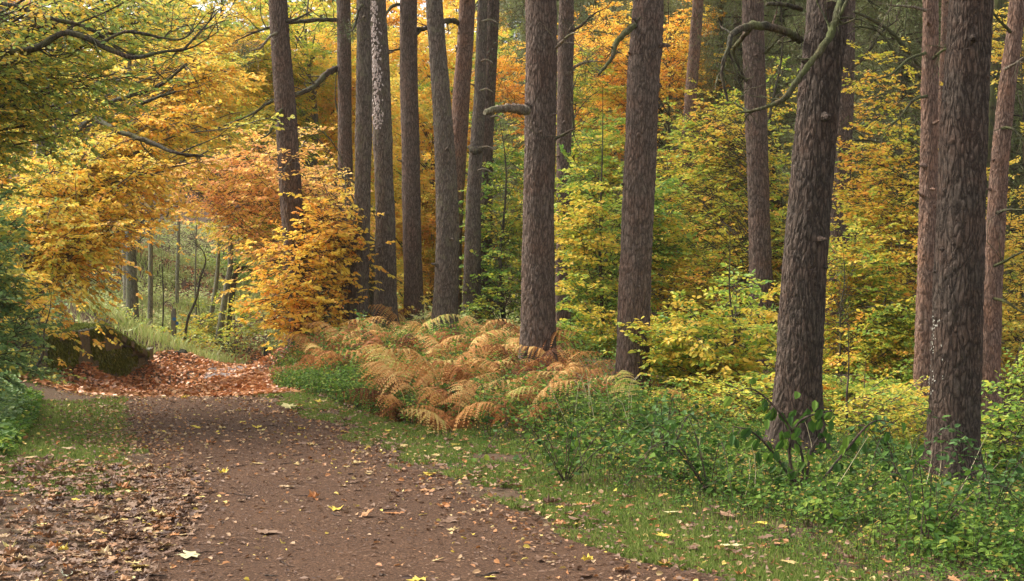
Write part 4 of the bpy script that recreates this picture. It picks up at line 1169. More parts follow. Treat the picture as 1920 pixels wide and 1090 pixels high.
leafy('sapling', 'light green leafy sapling right of the nearest pine', 'tree', up(1880, 900, 13.5, 1.3, (0, 0)), .015,
      [blob(1880, 830, 13.5, 55, 75, .5), blob(1900, 720, 14, 40, 50, .4, .6)], 'yelgreen', 'twig',
      nlimb=36, nleaf=5000, leafL=.055, shape='h', limb_r=.006, droop=.1, tb=-.2, tvar=.1, zslope=.3)
leafy('sapling', 'green bramble shrub at the foot of the curving grey pine', 'shrub', up(690, 760, 20, .9, (0, 0)), .012,
      [blob(690, 700, 20, 42, 55, .4), blob(640, 730, 20, 50, 25, .4), blob(730, 745, 19, 50, 30, .4)], 'green', 'twig',
      nlimb=36, nleaf=9000, leafL=.055, shape='h', limb_r=.006, droop=.15, tb=-.12, tvar=.1, zslope=.2)
leafy('beech_sapling', 'yellow sapling clump low between the orange pine and the very broad pine', 'tree', up(1590, 800, 15.5, 1.4, (0, 0)), .02,
      [blob(1600, 760, 15.5, 80, 55, .5), blob(1690, 790, 15.5, 50, 40, .5), blob(1340, 760, 15.8, 90, 40, .5)], 'yelgreen', 'twig',
      nlimb=50, nleaf=12000, leafL=.05, shape='h', limb_r=.006, droop=.12, tb=.12, tvar=.15, zslope=.2)
leafy('beech_tree', 'yellow beech with green inner leaves behind the gap between the two broad pines', 'tree', up(1060, 640, 36, 9, (0, 0)), .1,
      [blob(1120, 330, 35, 90, 110, 1.8), blob(980, 350, 35, 60, 110, 1.6, .7), blob(1130, 500, 34, 80, 90, 1.5), blob(1110, 160, 37, 70, 80, 1.6, .6)], 'yelgreen', 'limb',
      nlimb=90, nleaf=30000, leafL=.095, limb_r=.018, droop=.18, tb=.12, tvar=.28, jit=.6)
leafy('beech_tree', 'tall loose yellow beech deep in the wood behind the mid sized pine', 'tree', up(1460, 680, 33, 9, (0, 0)), .1,
      [blob(1300, 250, 33, 90, 90, 1.8), blob(1400, 350, 32, 120, 130, 2), blob(1300, 450, 31, 110, 90, 1.8), blob(1480, 420, 31, 70, 120, 1.5, .6), blob(1470, 140, 34, 80, 90, 1.6, .35)], 'yellow', 'limb',
      nlimb=120, nleaf=24000, leafL=.09, limb_r=.018, droop=.18, tb=-.05, tvar=.3, jit=.6)
leafy('beech_tree', 'loose amber beech deep in the wood between the orange pine and the pinkish grey pine', 'tree', up(1690, 700, 31, 8, (0, 0)), .09,
      [blob(1650, 400, 31, 90, 100, 1.6), blob(1640, 550, 30, 90, 80, 1.6), blob(1820, 500, 31, 90, 120, 1.5, .5), blob(1640, 200, 32, 90, 60, 1.4, .35)], 'yellow', 'mossy',
      nlimb=90, nleaf=20000, leafL=.09, limb_r=.018, droop=.18, tb=.1, tvar=.28, jit=.6)
leafy('beech_tree', 'orange beech high over the gap left of the two knotted pine', 'tree', up(1250, 640, 40, 10, (0, 0)), .1,
      [blob(1130, 100, 39, 80, 90, 1.6), blob(1290, 110, 40, 80, 90, 1.6, .6), blob(1290, 20, 40, 80, 60, 1.6, .5)], 'orange', 'limb',
      nlimb=70, nleaf=16000, leafL=.095, limb_r=.018, droop=.2, tb=.05, tvar=.22, jit=.6)
leafy('beech_tree', 'loose orange gold beech sprays over the slim straight pine', 'tree', up(648, 640, 38, 8, (0, 0)), .08,
      [blob(640, 480, 35, 50, 120, 1.2), blob(690, 560, 33, 60, 60, 1.0, .7), blob(600, 380, 34, 60, 60, 1.2, .8)], 'orange', 'limb',
      nlimb=60, nleaf=15000, leafL=.09, limb_r=.014, droop=.2, tb=.15, tvar=.2, jit=.6)
leafy('shrub', 'pale yellow shrub low on the bank behind the wooden post', 'shrub', up(440, 640, 42, 1.6, (0, 0)), .02,
      [blob(465, 590, 42, 30, 30, .6), blob(400, 640, 42, 30, 14, .5, .5), blob(320, 640, 39, 25, 15, .5, .5)], 'yelgreen', 'twig',
      nlimb=30, nleaf=2600, leafL=.10, limb_r=.01, droop=.1, tb=.15, tvar=.1, zslope=.2, draw=False)

leafy('sapling', 'loose yellow sapling between the crooked sapling and the pair of trunks on the hillside', 'tree', up(372, 650, 43.5, 2.2, (0, 0)), .02,
      [blob(378, 610, 43.5, 35, 25, .7), blob(400, 575, 44, 25, 20, .6, .5), blob(350, 640, 42, 30, 12, .5, .4)], 'yellow', 'twig',
      nlimb=26, nleaf=1500, leafL=.11, limb_r=.01, droop=.1, tb=-.05, tvar=.2, zslope=.2)
leafy('shrub', 'yellow green shrub spilling on the slope just beyond the end of the stone wall', 'shrub', up(268, 650, 37, 1.2, (0, 0)), .02,
      [blob(275, 640, 37, 40, 22, .7), blob(240, 600, 36, 35, 25, .7, .7)], 'yelgreen', 'twig',
      nlimb=26, nleaf=2600, leafL=.095, limb_r=.01, droop=.1, tb=.15, tvar=.2, zslope=.2)
leafy('shrub', 'green scrub on the upper slope behind the trunks of the hollow', 'shrub', up(420, 500, 60, 2, (0, 0)), .03,
      [blob(400, 500, 60, 70, 25, 1.2), blob(320, 520, 58, 50, 20, 1.0, .8), blob(480, 520, 56, 50, 25, 1.0, .8)], 'yelgreen', 'twig',
      nlimb=40, nleaf=7000, leafL=.12, limb_r=.014, droop=.1, tb=-.15, tvar=.2, zslope=.2)

# big leaved sapling in front of the broad pine: long hanging oval leaves
b = P(1510, 930, 10.6); b[2] = gz(b[0], b[1])[0]
sap = thing('sapling', 'dark green sapling with large hanging oval leaves before the very broad pine', 'shrub', b)
st, lf = MB(), MB()
for pts in ([(1500, 930, 0, 4), (1505, 860, 0, 3.5), (1480, 800, -.1, 3), (1440, 750, -.1, 2.5), (1405, 728, -.15, 1.5), (1385, 735, -.15, 1)],
            [(1510, 930, 0, 4), (1520, 850, 0, 3), (1545, 800, 0, 2.5), (1530, 770, 0, 2), (1490, 745, -.1, 1)],
            [(1505, 930, 0, 3), (1450, 850, -.2, 3), (1410, 810, -.3, 2), (1375, 800, -.3, 1)],
            [(1520, 930, 0, 3), (1590, 840, .1, 3), (1640, 790, .2, 2), (1690, 800, .3, 1)],
            [(1500, 930, 0, 4), (1480, 850, 0, 3.5), (1500, 790, -.1, 3), (1560, 770, -.1, 2)]):
    w = np.array([np.append(P(a, b_, 10.6 + c), m(r, 10.6)) for a, b_, c, r in pts]); s = smooth_poly(w, 26)
    tube(st, s[:, :3], s[:, 3] * .8, 6, 0, .5)
    n = 20
    k = rng.integers(9, 26, n); p = s[k, :3]
    off = rng.normal(0, .05, (n, 3)); pe = p + off + np.array([0, 0, -.02])
    prisms(st, p, pe, .0022, .0015, 0, .5)
    D_ = np.stack([rng.normal(0, .5, n), rng.normal(0, .4, n), -np.abs(rng.normal(.9, .3, n))], -1)
    Nn = np.stack([rng.normal(0, .5, n), -np.ones(n), rng.normal(.3, .4, n)], -1)
    leaves(lf, pe, D_, Nn, rng.uniform(.06, .115, n), rng.uniform(.04, .065, n), np.clip(rng.beta(2, 3, n) + .0, 0, 1), 0, 'h', fold=.18, curl=.15)
st.build('stem', M['twig'], sap); lf.build('leaves', M['herb'], sap)
for i, (px, py, D, nm) in enumerate([(1060, 870, 10.5, 'the verge below the bracken'), (1250, 850, 11.5, 'the bank in front of the broad pine with two knots'), (1330, 900, 10.2, 'the right bank left of the large leaved sapling'), (1690, 900, 11, 'the bank left of the nearest pine foot'), (1740, 1010, 8.4, 'the near right corner'), (1860, 960, 9.5, 'the right edge before the nearest pine')]):
    b = P(px, py, D); b[2] = gz(b[0], b[1])[0]
    r = thing('bramble', 'arching bramble canes on ' + nm, 'bramble', b)
    st, lf = MB(), MB()
    for c in range(9):
        a = random.uniform(0, 6.283); L = random.uniform(.35, .8)
        e = b + np.array([math.cos(a) * L, math.sin(a) * L * .7, random.uniform(.0, .25)]); mid = (b + e) / 2 + np.array([0, 0, random.uniform(.25, .5)])
        s = smooth_poly([b, mid, e], 14); tube(st, s, np.linspace(.004, .0015, 14), 4, 0, .5)
        n = 26; k = rng.integers(2, 14, n); dd = rng.normal(0, 1, (n, 3)); dd[:, 2] *= .4
        leaves(lf, s[k] + unit(dd) * .02, dd, rdir(n, 1, .5), rng.uniform(.035, .075, n), rng.uniform(.025, .05, n), np.clip(rng.beta(2, 3, n), 0, 1), 0, 'h')
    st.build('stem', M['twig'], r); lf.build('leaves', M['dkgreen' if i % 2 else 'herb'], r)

# ------------------------------------------------------------------ thin stems on the hillside
def stem(label, pts, D, mat='beech', tw=6, name='slender_tree', g=None, tl=1.0):
    w = np.array([np.append(P(a, b, D), m(r, D)) for a, b, r in pts])
    w[0, 2] = gz(w[0, 0], w[0, 1])[0] - .1
    s = smooth_poly(w, 24)
    root = thing(name, label, 'tree', (w[0, 0], w[0, 1], w[0, 2] + .1), g)
    mb = MB(); tube(mb, s[:, :3], s[:, 3], 8, 0, .5, rough=.06); mb.build('trunk', M[mat], root, smooth=True)
    if tw:
        mb = MB(); twiglets(mb, s[10:, :3], tw, tl, s[:, 3].mean() * .4, 0, .3, sub=4); mb.build('branch', M[mat], root)
    return root


stem('straight grey trunk rising behind the end of the stone wall', [(281, 605, 5), (282, 520, 4.5), (283, 440, 4), (285, 300, 3.5), (284, 100, 3)], 42, 'glade_lit')
stem('upright thin grey trunk a little left of the wooden post', [(331, 575, 4), (333, 500, 3.5), (335, 420, 3), (336, 300, 2.5), (338, 100, 2)], 50, 'glade_lit')
stem('dark crooked sapling bending right beside the wooden post', [(343, 638, 2.5), (352, 600, 2.5), (368, 560, 2.2), (376, 520, 2), (386, 490, 1.5), (380, 470, 1)], 40, 'limb', 5, tl=.8)
stem('leaning mossy trunk, left one of the close pair in the hollow', [(390, 622, 5), (396, 590, 4.5), (404, 540, 4), (409, 490, 3.5), (412, 400, 3), (416, 250, 2.5)], 45, 'glade_lit')
stem('thicker leaning trunk with a forked top, right one of the close pair in the hollow', [(405, 655, 8), (412, 620, 7), (420, 570, 6), (428, 520, 5.5), (432, 490, 5), (432, 380, 4), (430, 200, 3)], 43, 'glade_lit')
stem('dead snag slanting right out of the close pair of trunks', [(424, 540, 4), (440, 520, 5), (455, 503, 4), (458, 500, 2)], 43, 'limb', 2, 'snag', tl=.4)
stem('thin pale crooked birch left of the post, behind drooping leaves', [(236, 600, 5), (234, 520, 4), (232, 470, 4), (236, 400, 3), (232, 330, 3)], 44, 'birch')
stem('pale birch stem leaning right behind the drooping leaves', [(246, 560, 5), (243, 510, 4), (252, 480, 4), (262, 450, 3), (270, 400, 2.5)], 46, 'birch')
stem('thin sapling stem just left of the wooden post', [(300, 645, 1.6), (305, 610, 1.5), (306, 560, 1.3), (304, 500, 1)], 40, 'limb', 4, tl=.7)
stem('thin green stem between the crooked sapling and the trunk pair', [(371, 625, 2), (368, 590, 2), (366, 540, 1.8), (367, 480, 1.5), (370, 380, 1)], 46, 'glade_lit', 5)
stem('bare reddish trunk standing on the shaded right slope', [(1340, 600, 6), (1338, 400, 5), (1336, 200, 5), (1334, 0, 4)], 60, 'limb')

mb = MB()
for i in range(110):
    y = random.uniform(5.6, 15); x = random.uniform(np.interp(y, LY, LX) - 2.0, np.interp(y, RY, RX) + 1.6); a = random.uniform(0, 6.283); L = random.uniform(.05, .30) * random.random() ** .4
    p = [np.array([x + math.cos(a) * L * q + random.gauss(0, .008), y + math.sin(a) * L * q + random.gauss(0, .008), 0]) for q in (-.5, -.15, .2, .5)]
    for q in p: q[2] = float(gz(q[0], q[1])[0]) + .026
    tube(mb, smooth_poly(p, 6), np.linspace(.0045, .002, 6) * random.uniform(.6, 1.4), 5, 0, .5)
tag(mb.build('fallen_twigs', M['twig']), 'small dead twigs strewn over the path and verges', 'fallen twigs', kind='stuff')

# ------------------------------------------------------------------ stone wall, posts, rocks
def boxm(mb, c, sx, sy, sz, ax, ay, jit=.01, tint=.5):
    """box with base centre c, along unit axes ax (length), ay (depth)"""
    V = []
    for k in (0, 1):
        for a, b in ((-1, -1), (1, -1), (1, 1), (-1, 1)):
            V.append(c + ax * a * sx / 2 + ay * b * sy / 2 + np.array([0, 0, sz * k]) + rng.normal(0, jit, 3))
    mb.add(V, [[0, 3, 2, 1], [4, 5, 6, 7], [0, 1, 5, 4], [1, 2, 6, 5], [2, 3, 7, 6], [3, 0, 4, 7]], 0, tint)


WA, WB = P(100, 720, 25.5), P(262, 703, 31.5)
WA[2] = gz(WA[0], WA[1])[0]; WB[2] = gz(WB[0], WB[1])[0]
ax = WB - WA; ax[2] = 0; WL = np.linalg.norm(ax); ax = ax / WL; ay = np.array([-ax[1], ax[0], 0.0])
topz = lambda s: np.interp(s, [-1.2, 0, WL * .42, WL * .96, WL], [.93, .93, .95, .24, .20]) if True else 0
gzl = lambda s: float(gz(*(WA + ax * s)[:2])[0])
ZW = float(P(200, 706, 29)[2])
mid = WA + ax * WL / 2
wall = thing('stone_wall', 'mossy gritstone retaining wall with sloping coping beside the hollow', 'wall', (mid[0], mid[1], ZW))
mb = MB(); hc = .20
for r in range(8):
    s = -1.6 - random.random() * .3
    while s < WL:
        l = random.uniform(.3, .62); e = min(s + l, WL); h = hc
        zb = ZW - .25 + r * hc
        tz = ZW + min(topz(s), topz(e))
        hh = min(h, tz - zb)
        if hh > .05:
            c = WA + ax * (s + e) / 2; c = np.array([c[0], c[1], zb])
            c = c + ay * random.uniform(-.015, .015)
            boxm(mb, c, e - s - .012, .38, hh - .01, ax, ay, .006)
        s = e
boxm(mb, np.array([*(WA + ax * WL * .5 - ax * .8 + ay * .06)[:2], ZW - .3]), WL + 1.4, .26, .6, ax, ay, 0)
# mortar core under the slope
for s in np.arange(-1.6, WL, .12):
    c = WA + ax * (s + .06); z0 = ZW - .3
    boxm(mb, np.array([c[0] + ay[0] * .02, c[1] + ay[1] * .02, z0]), .119, .33, min(topz(s), topz(s + .12)) + .27, ax, ay, 0)
mb.build('masonry', M['stone'], wall)
mb = MB()
ss = list(np.arange(-1.6, WL * .42, .55)) + [WL * .42]
ss += list(np.linspace(WL * .42, WL * .96, 6))[1:]
for s0, s1 in zip(ss[:-1], ss[1:]):
    a0 = WA + ax * (s0 + .006); a1 = WA + ax * (s1 - .006); z = ZW
    V = []
    for zz in (0, .12):
        for p, s_ in ((a0, s0), (a1, s1)):
            for sd in (-.28, .24):
                V.append(np.array([p[0], p[1], z + topz(s_) + zz]) + ay * sd + rng.normal(0, .006, 3))
    mb.add(V, [[0, 1, 3, 2], [4, 6, 7, 5], [0, 2, 6, 4], [1, 5, 7, 3], [0, 4, 5, 1], [2, 3, 7, 6]], 0, .5)
c = WA + ax * (WL * .99); z = ZW
boxm(mb, np.array([c[0], c[1], z + .17]), .42, .54, .24, ax, ay, .015)
mb.build('coping', M['stone'], wall)
mb = MB(); n = 16000
s = rng.uniform(-1.6, WL, n); hgt = rng.random(n) ** .8 * (np.interp(s, [-1.2, 0, WL * .42, WL * .96, WL], [.93, .93, .95, .24, .20]) + .02)
k = (vnoise(s * 1.5, hgt * 2.5) > -.35 + 1.1 * np.clip((s - WL * .4) / (WL * .5), 0, 1) * (hgt > .35)); s, hgt = s[k], hgt[k]; n = len(s)
p = WA + ax * s[:, None] - ay * .20; p[:, 2] = ZW + hgt
leaves(mb, p, np.stack([rng.normal(0, .3, n), rng.normal(0, .3, n), -np.ones(n)], -1) - ay * .15, rng.normal(0, .5, (n, 3)) - ay, rng.uniform(.03, .11, n), rng.uniform(.02, .04, n), rng.beta(2, 2, n), 0, 'q')
n = 9000; s = rng.uniform(-1.6, WL * .97, n); q = rng.uniform(-.27, .23, n)
p = WA + ax * s[:, None] + ay * q[:, None]; p[:, 2] = ZW + np.interp(s, [-1.2, 0, WL * .42, WL * .96, WL], [.93, .93, .95, .24, .20]) + .155
k = vnoise(s * 2, q * 4) > -.3
leaves(mb, p[k], rdir(k.sum(), .5, 1), rdir(k.sum(), 1, .5), rng.uniform(.03, .07, k.sum()), .03, rng.beta(2, 2, k.sum()), 0, 'q')
n = 5000; s = rng.uniform(-1.6, WL * .97, n)
p = WA + ax * s[:, None] - ay * (.27 + rng.uniform(0, .03, (n, 1))); p[:, 2] = ZW + np.interp(s, [-1.2, 0, WL * .42, WL * .96, WL], [.93, .93, .95, .24, .20]) + rng.uniform(.02, .14, n)
k = vnoise(s * 2.5, s * 0 + 3) > -.35
leaves(mb, p[k], np.stack([rng.normal(0, .3, k.sum()), rng.normal(0, .3, k.sum()), -np.ones(k.sum())], -1), rng.normal(0, .5, (k.sum(), 3)) - ay, rng.uniform(.03, .08, k.sum()), .03, rng.beta(2, 2, k.sum()), 0, 'q')
mb.build('moss', M['moss'], wall)['kind'] = 'stuff'
# fallen leaves lying on the wall and the earth bank held behind it
n = 7000; s = rng.uniform(-3, WL * .75, n); q = rng.uniform(-.1, 3.2, n)
V, Q = sheet(np.linspace(-3, WL * .62, 24), np.linspace(.10, 4.5, 16), zfun=lambda X, Y: 0 * X)
tz = np.interp(V[:, 0], [-1.2, 0, WL * .42, WL * .96, WL], [.93, .93, .95, .24, .20])
Wp = WA + ax * V[:, 0:1] + ay * V[:, 1:2]
g0 = gz(Wp[:, 0], Wp[:, 1]); fade = np.clip((V[:, 1] - .1) / 4.4, 0, 1)
Wp[:, 2] = np.maximum((ZW + tz + .04) * (1 - fade) + fade * (g0 - .1) + .04 * vnoise(Wp[:, 0] * 2, Wp[:, 1] * 2), g0 - .3)
mb = MB(); mb.add(Wp, Q); tag(mb.build('earth_bank', M['earth'], smooth=True), kind='structure')
mb = MB()
k = rng.integers(0, len(Q), n); u_, v_ = rng.random((2, n, 1))
p = Wp[Q[k, 0]] * (1 - u_) * (1 - v_) + Wp[Q[k, 1]] * u_ * (1 - v_) + Wp[Q[k, 2]] * u_ * v_ + Wp[Q[k, 3]] * (1 - u_) * v_ + np.array([0, 0, .03])
D_ = rng.normal(0, 1, (n, 3)); D_[:, 2] *= .3
leaves(mb, p, D_, rdir(n, 1, .5), rng.uniform(.05, .09, n), .05, rng.beta(2, 2.3, n), 0, 'h')
tag(mb.build('fallen_leaves', M['carpet']), 'copper fallen leaves heaped behind the mossy wall coping', 'fallen leaves', kind='stuff')

b, D = g_at(326, 658)
b = P(326, 655, 39.5); b[2] = gz(b[0], b[1])[0]
post = thing('wooden_post', 'weathered wooden waymark post on the hillside beside the crooked sapling', 'post', b)
zt = P(326, 578, 39.5)[2]
mb = MB(); boxm(mb, b - np.array([0, 0, .1]), .12, .12, zt - b[2] + .02, np.array([1.0, 0, 0]), np.array([0, 1.0, 0]), .004)
boxm(mb, np.array([b[0], b[1], zt - .085]), .09, .09, .07, np.array([1.0, 0, 0]), np.array([0, 1.0, 0]), .003); mb.build('shaft', M['wood'], post)
mb = MB(); tube(mb, [np.array([b[0] + .03, b[1] - .062, zt - .30]), np.array([b[0] + .03, b[1] - .08, zt - .30])], [.05, .05], 12); mb.build('marker', M['blue'], post)
mb = MB(); tube(mb, [np.array([b[0] + .10, b[1] - .03, zt - .42]), np.array([b[0] + .10, b[1] - .05, zt - .42])], [.045, .045], 12)
boxm(mb, np.array([b[0] + .085, b[1] - .02, zt - .44]), .06, .02, .04, np.array([1.0, 0, 0]), np.array([0, 1.0, 0]), 0); mb.build('marker', M['blue'], post)
b = P(498, 662, 42); b[2] = gz(b[0], b[1])[0]
mb = MB(); boxm(mb, b - np.array([0, 0, .1]), .10, .10, .55, np.array([1.0, 0, 0]), np.array([0, 1.0, 0]), .006)
e = mb.build('wooden_post', M['rock']); tag(e, 'short dark wooden post low beside the far bend of the path', 'post')


def rock(px, py, D, rx, rz, label, mat='rock'):
    b = P(px, py, D); b[2] = gz(b[0], b[1])[0]
    bpy_me = bpy.data.meshes.new('rock')
    th = np.linspace(0, 2 * np.pi, 18, endpoint=False); ph = np.linspace(-.5 * np.pi, .5 * np.pi, 10)
    Tn, Pn = np.meshgrid(th, ph); X = np.cos(Tn) * np.cos(Pn); Y = np.sin(Tn) * np.cos(Pn); Z = np.sin(Pn)
    r = 1 + .22 * vnoise(X * 1.6 + px, Y * 1.6, Z * 1.6) + .1 * vnoise(X * 4 + px, Y * 4, Z * 4)
    V = np.stack([X * r * m(rx, D), Y * r * m(rx, D), Z * r * rz + rz * .3], -1).reshape(-1, 3) + b
    i = np.arange(9)[:, None] * 18; j = np.arange(18)[None]; j2 = (j + 1) % 18
    mb = MB(); mb.add(V, np.stack([i + j, i + j2, i + 18 + j2, i + 18 + j], -1).reshape(-1, 4))
    e = mb.mesh('rock', [M[mat]], b, False); o = link('rock', e); o.location = b
    tag(o, label, 'rock', 'rocks at the foot of the hillside')


rock(342, 700, 34, 10, .09, 'dark rock at the edge of the leaf carpet below the post')
rock(331, 702, 33.6, 7, .07, 'smaller dark rock touching the left side of its darker neighbour')
rock(341, 678, 36, 6, .13, 'small dark rock half hidden in grass above the two edge rocks')
rock(413, 684, 37, 10, .08, 'dark stone at the foot of the hillside by the far path bend')
rock(425, 744, 20.2, 10, .05, 'low mossy stone at the right edge of the leaf carpet', 'stone')

# ------------------------------------------------------------------ far wood: template trees copied
def far_tree(seed, h, r, nleaf, leafL=.13):
    tk = [np.array([0, 0, -.3]), np.array([.1, 0, h * .5]), np.array([0, .1, h])]
    bl = [(np.array([0, 0, h * .62]), np.array([r, r, h * .40]), 1.0), (np.array([0, 0, h * .30]), np.array([r * .9, r * .9, h * .22]), .7)]
    wood, cr, t = leafy_mesh(np.array(tk), bl, 60, nleaf, leafL, limb_r=.05, droop=.2, draw=False, tvar=.22, sec=.7, jit=.6, zslope=.7, wr=.7)
    tm = MB(); tube(tm, t, np.linspace(.2, .05, len(t)), 8)
    return tm.mesh('trunk', [M['limb']]), wood.mesh('limb', [M['limb']]), cr.mesh('crown', [M['gold']])


FT = [far_tree(1, 11, 3.3, 30000), far_tree(2, 9, 2.8, 26000), far_tree(3, 13, 3.6, 34000)]


def put_far(px, D, mat, k, s, label, group):
    x = (px - CX) / F * D; z = float(gz(x, D)[0])
    r = thing('beech_tree', label, 'tree', (x, D, z), group)
    r.rotation_euler = (0, 0, random.uniform(0, 6.28)); r.scale = (s, s, s)
    for nm, me in zip(('trunk', 'limb', 'crown'), FT[k]):
        o = link(nm, me, r)
        if nm == 'crown':
            o.material_slots[0].link = 'OBJECT'; o.material_slots[0].material = M[mat]
    return r


fl = {'gold': 'amber beech in the far wood on the slope beyond the hollow', 'yellow': 'yellow beech in the far wood behind the pines', 'yelgreen': 'yellow green beech in the far wood beyond the hollow',
      'green': 'green tree in the far wood on the slope', 'orange': 'deep orange beech in the far wood'}
for px, D, mt, k, s in [(-60, 50, 'gold', 0, 1), (120, 58, 'gold', 2, 1), (10, 70, 'orange', 2, 1.2), (330, 98, 'yelgreen', 0, 1.3), (420, 104, 'yelgreen', 2, 1.3),
                        (540, 84, 'yelgreen', 0, 1.2), (600, 62, 'yellow', 2, 1.1), (690, 72, 'gold', 2, 1.2), (640, 95, 'yelgreen', 2, 1.5), (770, 60, 'yellow', 0, 1.1),
                        (860, 70, 'gold', 2, 1.2), (930, 56, 'yelgreen', 0, 1.0), (1000, 75, 'yellow', 2, 1.2), (1090, 62, 'yelgreen', 0, 1), (1180, 54, 'yellow', 1, .9), (1240, 70, 'green', 2, 1.1), (1330, 58, 'yelgreen', 1, .8),
                        (-200, 80, 'gold', 2, 1.4), (150, 105, 'yellow', 2, 1.6), (300, 118, 'gold', 2, 1.6), (480, 120, 'yelgreen', 2, 1.7), (760, 110, 'gold', 2, 1.6), (900, 120, 'yelgreen', 2, 1.7), (1060, 110, 'gold', 2, 1.6),
                        (1480, 46, 'yellow', 1, .62), (1610, 50, 'yellow', 1, .6), (1700, 44, 'yelgreen', 1, .5), (1880, 48, 'gold', 1, .6), (1960, 60, 'gold', 0, .8)]:
    put_far(px, D, mt, k, s, fl[mt], mt.replace('yelgreen', 'yellow green') + ' beeches of the far wood')


def conifer(seed, h, nn):
    global rng
    keep = rng; rng = np.random.default_rng(seed)
    tm, br, cr = MB(), MB(), MB()
    tube(tm, [np.array([0, 0, z]) + rng.normal(0, .03, 3) for z in np.linspace(-.3, h, 14)], np.linspace(.19, .05, 14), 8)
    cs = []
    A, B = [], []
    for i in range(190):
        z = rng.uniform(1.0, h); a = rng.uniform(0, 6.283); L = rng.uniform(1.2, 3.0) * (1 - .45 * z / h)
        d = np.array([math.cos(a), math.sin(a), 0]); n = 8; t = np.linspace(0, 1, n)
        dr = rng.uniform(.1, .55)
        pts = np.array([0, 0, z]) + d * (L * t)[:, None] + np.array([0, 0, 1.0]) * (L * (.12 * t - dr * t ** 2))[:, None] + np.cumsum(rng.normal(0, .03, (n, 3)), 0)
        tube(br, pts, np.linspace(.026, .006, n), 4, 0, .5, cap=False)
        for k in range(10):
            q = pts[rng.integers(2, n)]; e = q + np.array([rng.normal(0, .3), rng.normal(0, .3), -rng.uniform(.05, .55)])
            A.append(q); B.append(e)
            if z > 2.0 + rng.random() * 3:
                cs.append(q * .6 + e * .4); cs.append(e)
    prisms(br, A, B, .006, .003, 0, .5)
    cs = np.array(cs)
    needle_mass(cr, cs, nn, .13, .17, .020, hang=.7)
    rng = keep
    return tm.mesh('trunk', [M['limb']]), br.mesh('branch', [M['twig']]), cr.mesh('crown', [M['conifer']])


CF = [conifer(31, 15, 60000), conifer(32, 13, 52000)]
for i, (px, D, s) in enumerate([(1000, 50, 1), (1120, 48, 1), (1230, 44, .95), (1330, 50, 1.05), (1350, 40, .9), (1460, 42, 1), (1500, 55, 1.1), (1560, 38, .95), (1640, 46, 1.1), (1690, 36, .95), (1720, 55, 1.2), (1790, 42, 1),
                                (1850, 36, 1), (1900, 48, 1.1), (1950, 40, 1), (1600, 66, 1.3), (1400, 68, 1.3), (1250, 72, 1.3), (1800, 70, 1.3), (1940, 66, 1.3), (2040, 50, 1.2), (1100, 80, 1.4), (1500, 88, 1.6), (1700, 90, 1.6), (1900, 90, 1.6), (960, 90, 1.5), (1300, 95, 1.6), (2080, 34, 1), (1180, 60, 1.3), (1290, 62, 1.2), (1440, 58, 1.3), (1560, 74, 1.4), (1660, 60, 1.3), (1740, 78, 1.5), (1850, 58, 1.3), (1980, 84, 1.6), (1040, 68, 1.3), (1380, 84, 1.6), (1220, 100, 1.9), (1460, 105, 2.0), (1620, 105, 2.0), (1800, 105, 2.0), (1960, 110, 2.0), (1090, 104, 1.8)]):
    x = (px - CX) / F * D; z = float(gz(x, D)[0])
    r = thing('spruce_tree', 'dark conifer with drooping twiggy branches in the shaded wood at the right', 'tree', (x, D, z), 'dark conifers of the shaded wood')
    r.rotation_euler = (0, 0, random.uniform(0, 6.28)); r.scale = (s, s, s)
    for nm, me in zip(('trunk', 'branch', 'crown'), CF[i % 2]):
        link(nm, me, r)
# dark needled pine sprays at the top, on the slim pine and in front of the row
for t, D, c, n, rx, ry in [(T[2], 35, (460, 95), 900, 22, 22), (T[7], 33, (660, 60), 500, 30, 14), (T[7], 33.5, (700, 55), 500, 30, 18), (T[9], 34, (955, 60), 900, 25, 60), (T[9], 34, (950, 180), 700, 20, 50), (T[11], 30, (1110, 150), 700, 30, 60), (T[11], 31, (1100, 40), 600, 30, 40), (T[15], 26, (1330, 90), 700, 60, 60)]:
    mb = MB(); cs = np.array([P(c[0] + rng.normal(0, rx * .7), c[1] + rng.normal(0, ry * .7), D + rng.normal(0, .3)) for _ in range(40)])
    org = P(c[0] + 40, c[1] - 20, D)
    prisms(mb, cs, cs + rng.normal(0, .15, cs.shape) + np.array([.1, 0, .12]), .004, .006, 1, .5)
    needle_mass(mb, cs, n, .09, .11, .010, hang=.4)
    mb.build('needles', [M['needle'], M['twig']], t)['kind'] = 'stuff'

# ------------------------------------------------------------------ light, sky, camera
w = bpy.data.worlds.new('World'); bpy.context.scene.world = w; w.use_nodes = True
nt = w.node_tree; nt.nodes.clear()
sky = nt.nodes.new('ShaderNodeTexSky'); sky.sky_type = 'NISHITA'; sky.sun_disc = False
EL, AZ = math.radians(48), math.radians(-68)        # sun azimuth from +Y (into the picture) towards +X
sky.sun_elevation = EL; sky.sun_rotation = AZ; sky.air_density = 1.0; sky.dust_density = 4.0; sky.ozone_density = 1.0
bg = nt.nodes.new('ShaderNodeBackground'); bg.inputs[1].default_value = .15
ow = nt.nodes.new('ShaderNodeOutputWorld'); hs = nt.nodes.new('ShaderNodeHueSaturation'); hs.inputs['Saturation'].default_value = .22     # thin cloud greys the sky
nt.links.new(sky.outputs[0], hs.inputs['Color']); nt.links.new(hs.outputs[0], bg.inputs[0]); nt.links.new(bg.outputs[0], ow.inputs[0])
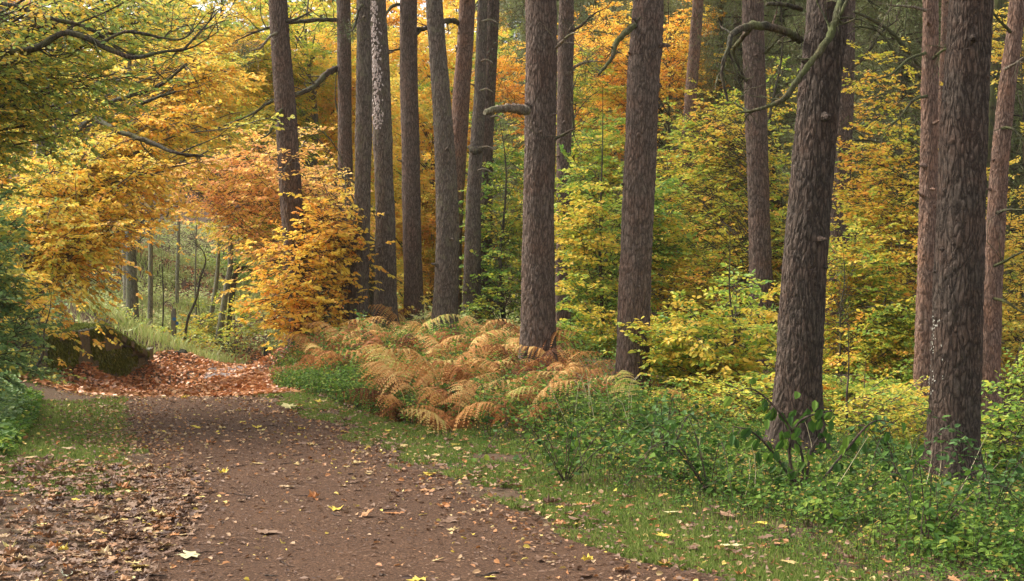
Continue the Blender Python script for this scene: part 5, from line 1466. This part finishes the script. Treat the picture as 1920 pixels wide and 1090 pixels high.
ld = bpy.data.lights.new('sun', 'SUN'); ld.energy = 1.8; ld.angle = math.radians(24); ld.color = (1.0, .92, .80)
so = bpy.data.objects.new('sun', ld); col.objects.link(so)
sd = Vector((math.sin(AZ) * math.cos(EL), math.cos(AZ) * math.cos(EL), math.sin(EL)))
so.rotation_euler = sd.to_track_quat('Z', 'Y').to_euler(); so.location = sd * 40

mt, nt = new_mat('pale damp air')
pv = nt.nodes.new('ShaderNodeVolumePrincipled'); pv.inputs['Density'].default_value = HAZE; pv.inputs['Color'].default_value = (.95, .93, .88, 1); pv.inputs['Anisotropy'].default_value = .2
on = nt.nodes.new('ShaderNodeOutputMaterial'); nt.links.new(pv.outputs[0], on.inputs['Volume'])
if HAZE:
    zlo = float(min(V[:, 2].min() for V in [np.stack([np.zeros(1)] * 3, -1)])) - 9; zhi = 44.0
    x0, x1, y0, y1 = -95, 95, -45, 205
    V = [(x, y, z) for z in (zlo, zhi) for x, y in ((x0, y0), (x1, y0), (x1, y1), (x0, y1))]
    mb = MB(); mb.add(V, [[0, 3, 2, 1], [4, 5, 6, 7], [0, 1, 5, 4], [1, 2, 6, 5], [2, 3, 7, 6], [3, 0, 4, 7]])
    tag(mb.build('haze', mt), kind='stuff')

cd = bpy.data.cameras.new('camera'); cd.sensor_width = 36; cd.lens = 50; cd.clip_end = 1000; cd.clip_start = .1
co = bpy.data.objects.new('camera', cd); col.objects.link(co)
co.location = (0, 0, CAMH); co.rotation_euler = (math.pi / 2 - PIT, 0, 0)
sc = bpy.context.scene; sc.camera = co
sc.render.engine = 'CYCLES'
sc.view_settings.view_transform = 'Standard'; sc.view_settings.look = 'None'; sc.view_settings.gamma = 1.0
sc.view_settings.exposure = 1.36
c = sc.cycles; c.max_bounces = 7; c.diffuse_bounces = 4; c.transmission_bounces = 5; c.glossy_bounces = 2; c.transparent_max_bounces = 4
c.caustics_reflective = False; c.caustics_refractive = False
c.use_denoising = True; c.denoiser = 'OPENIMAGEDENOISE'; c.denoising_input_passes = 'RGB_ALBEDO_NORMAL'; c.denoising_prefilter = 'ACCURATE'
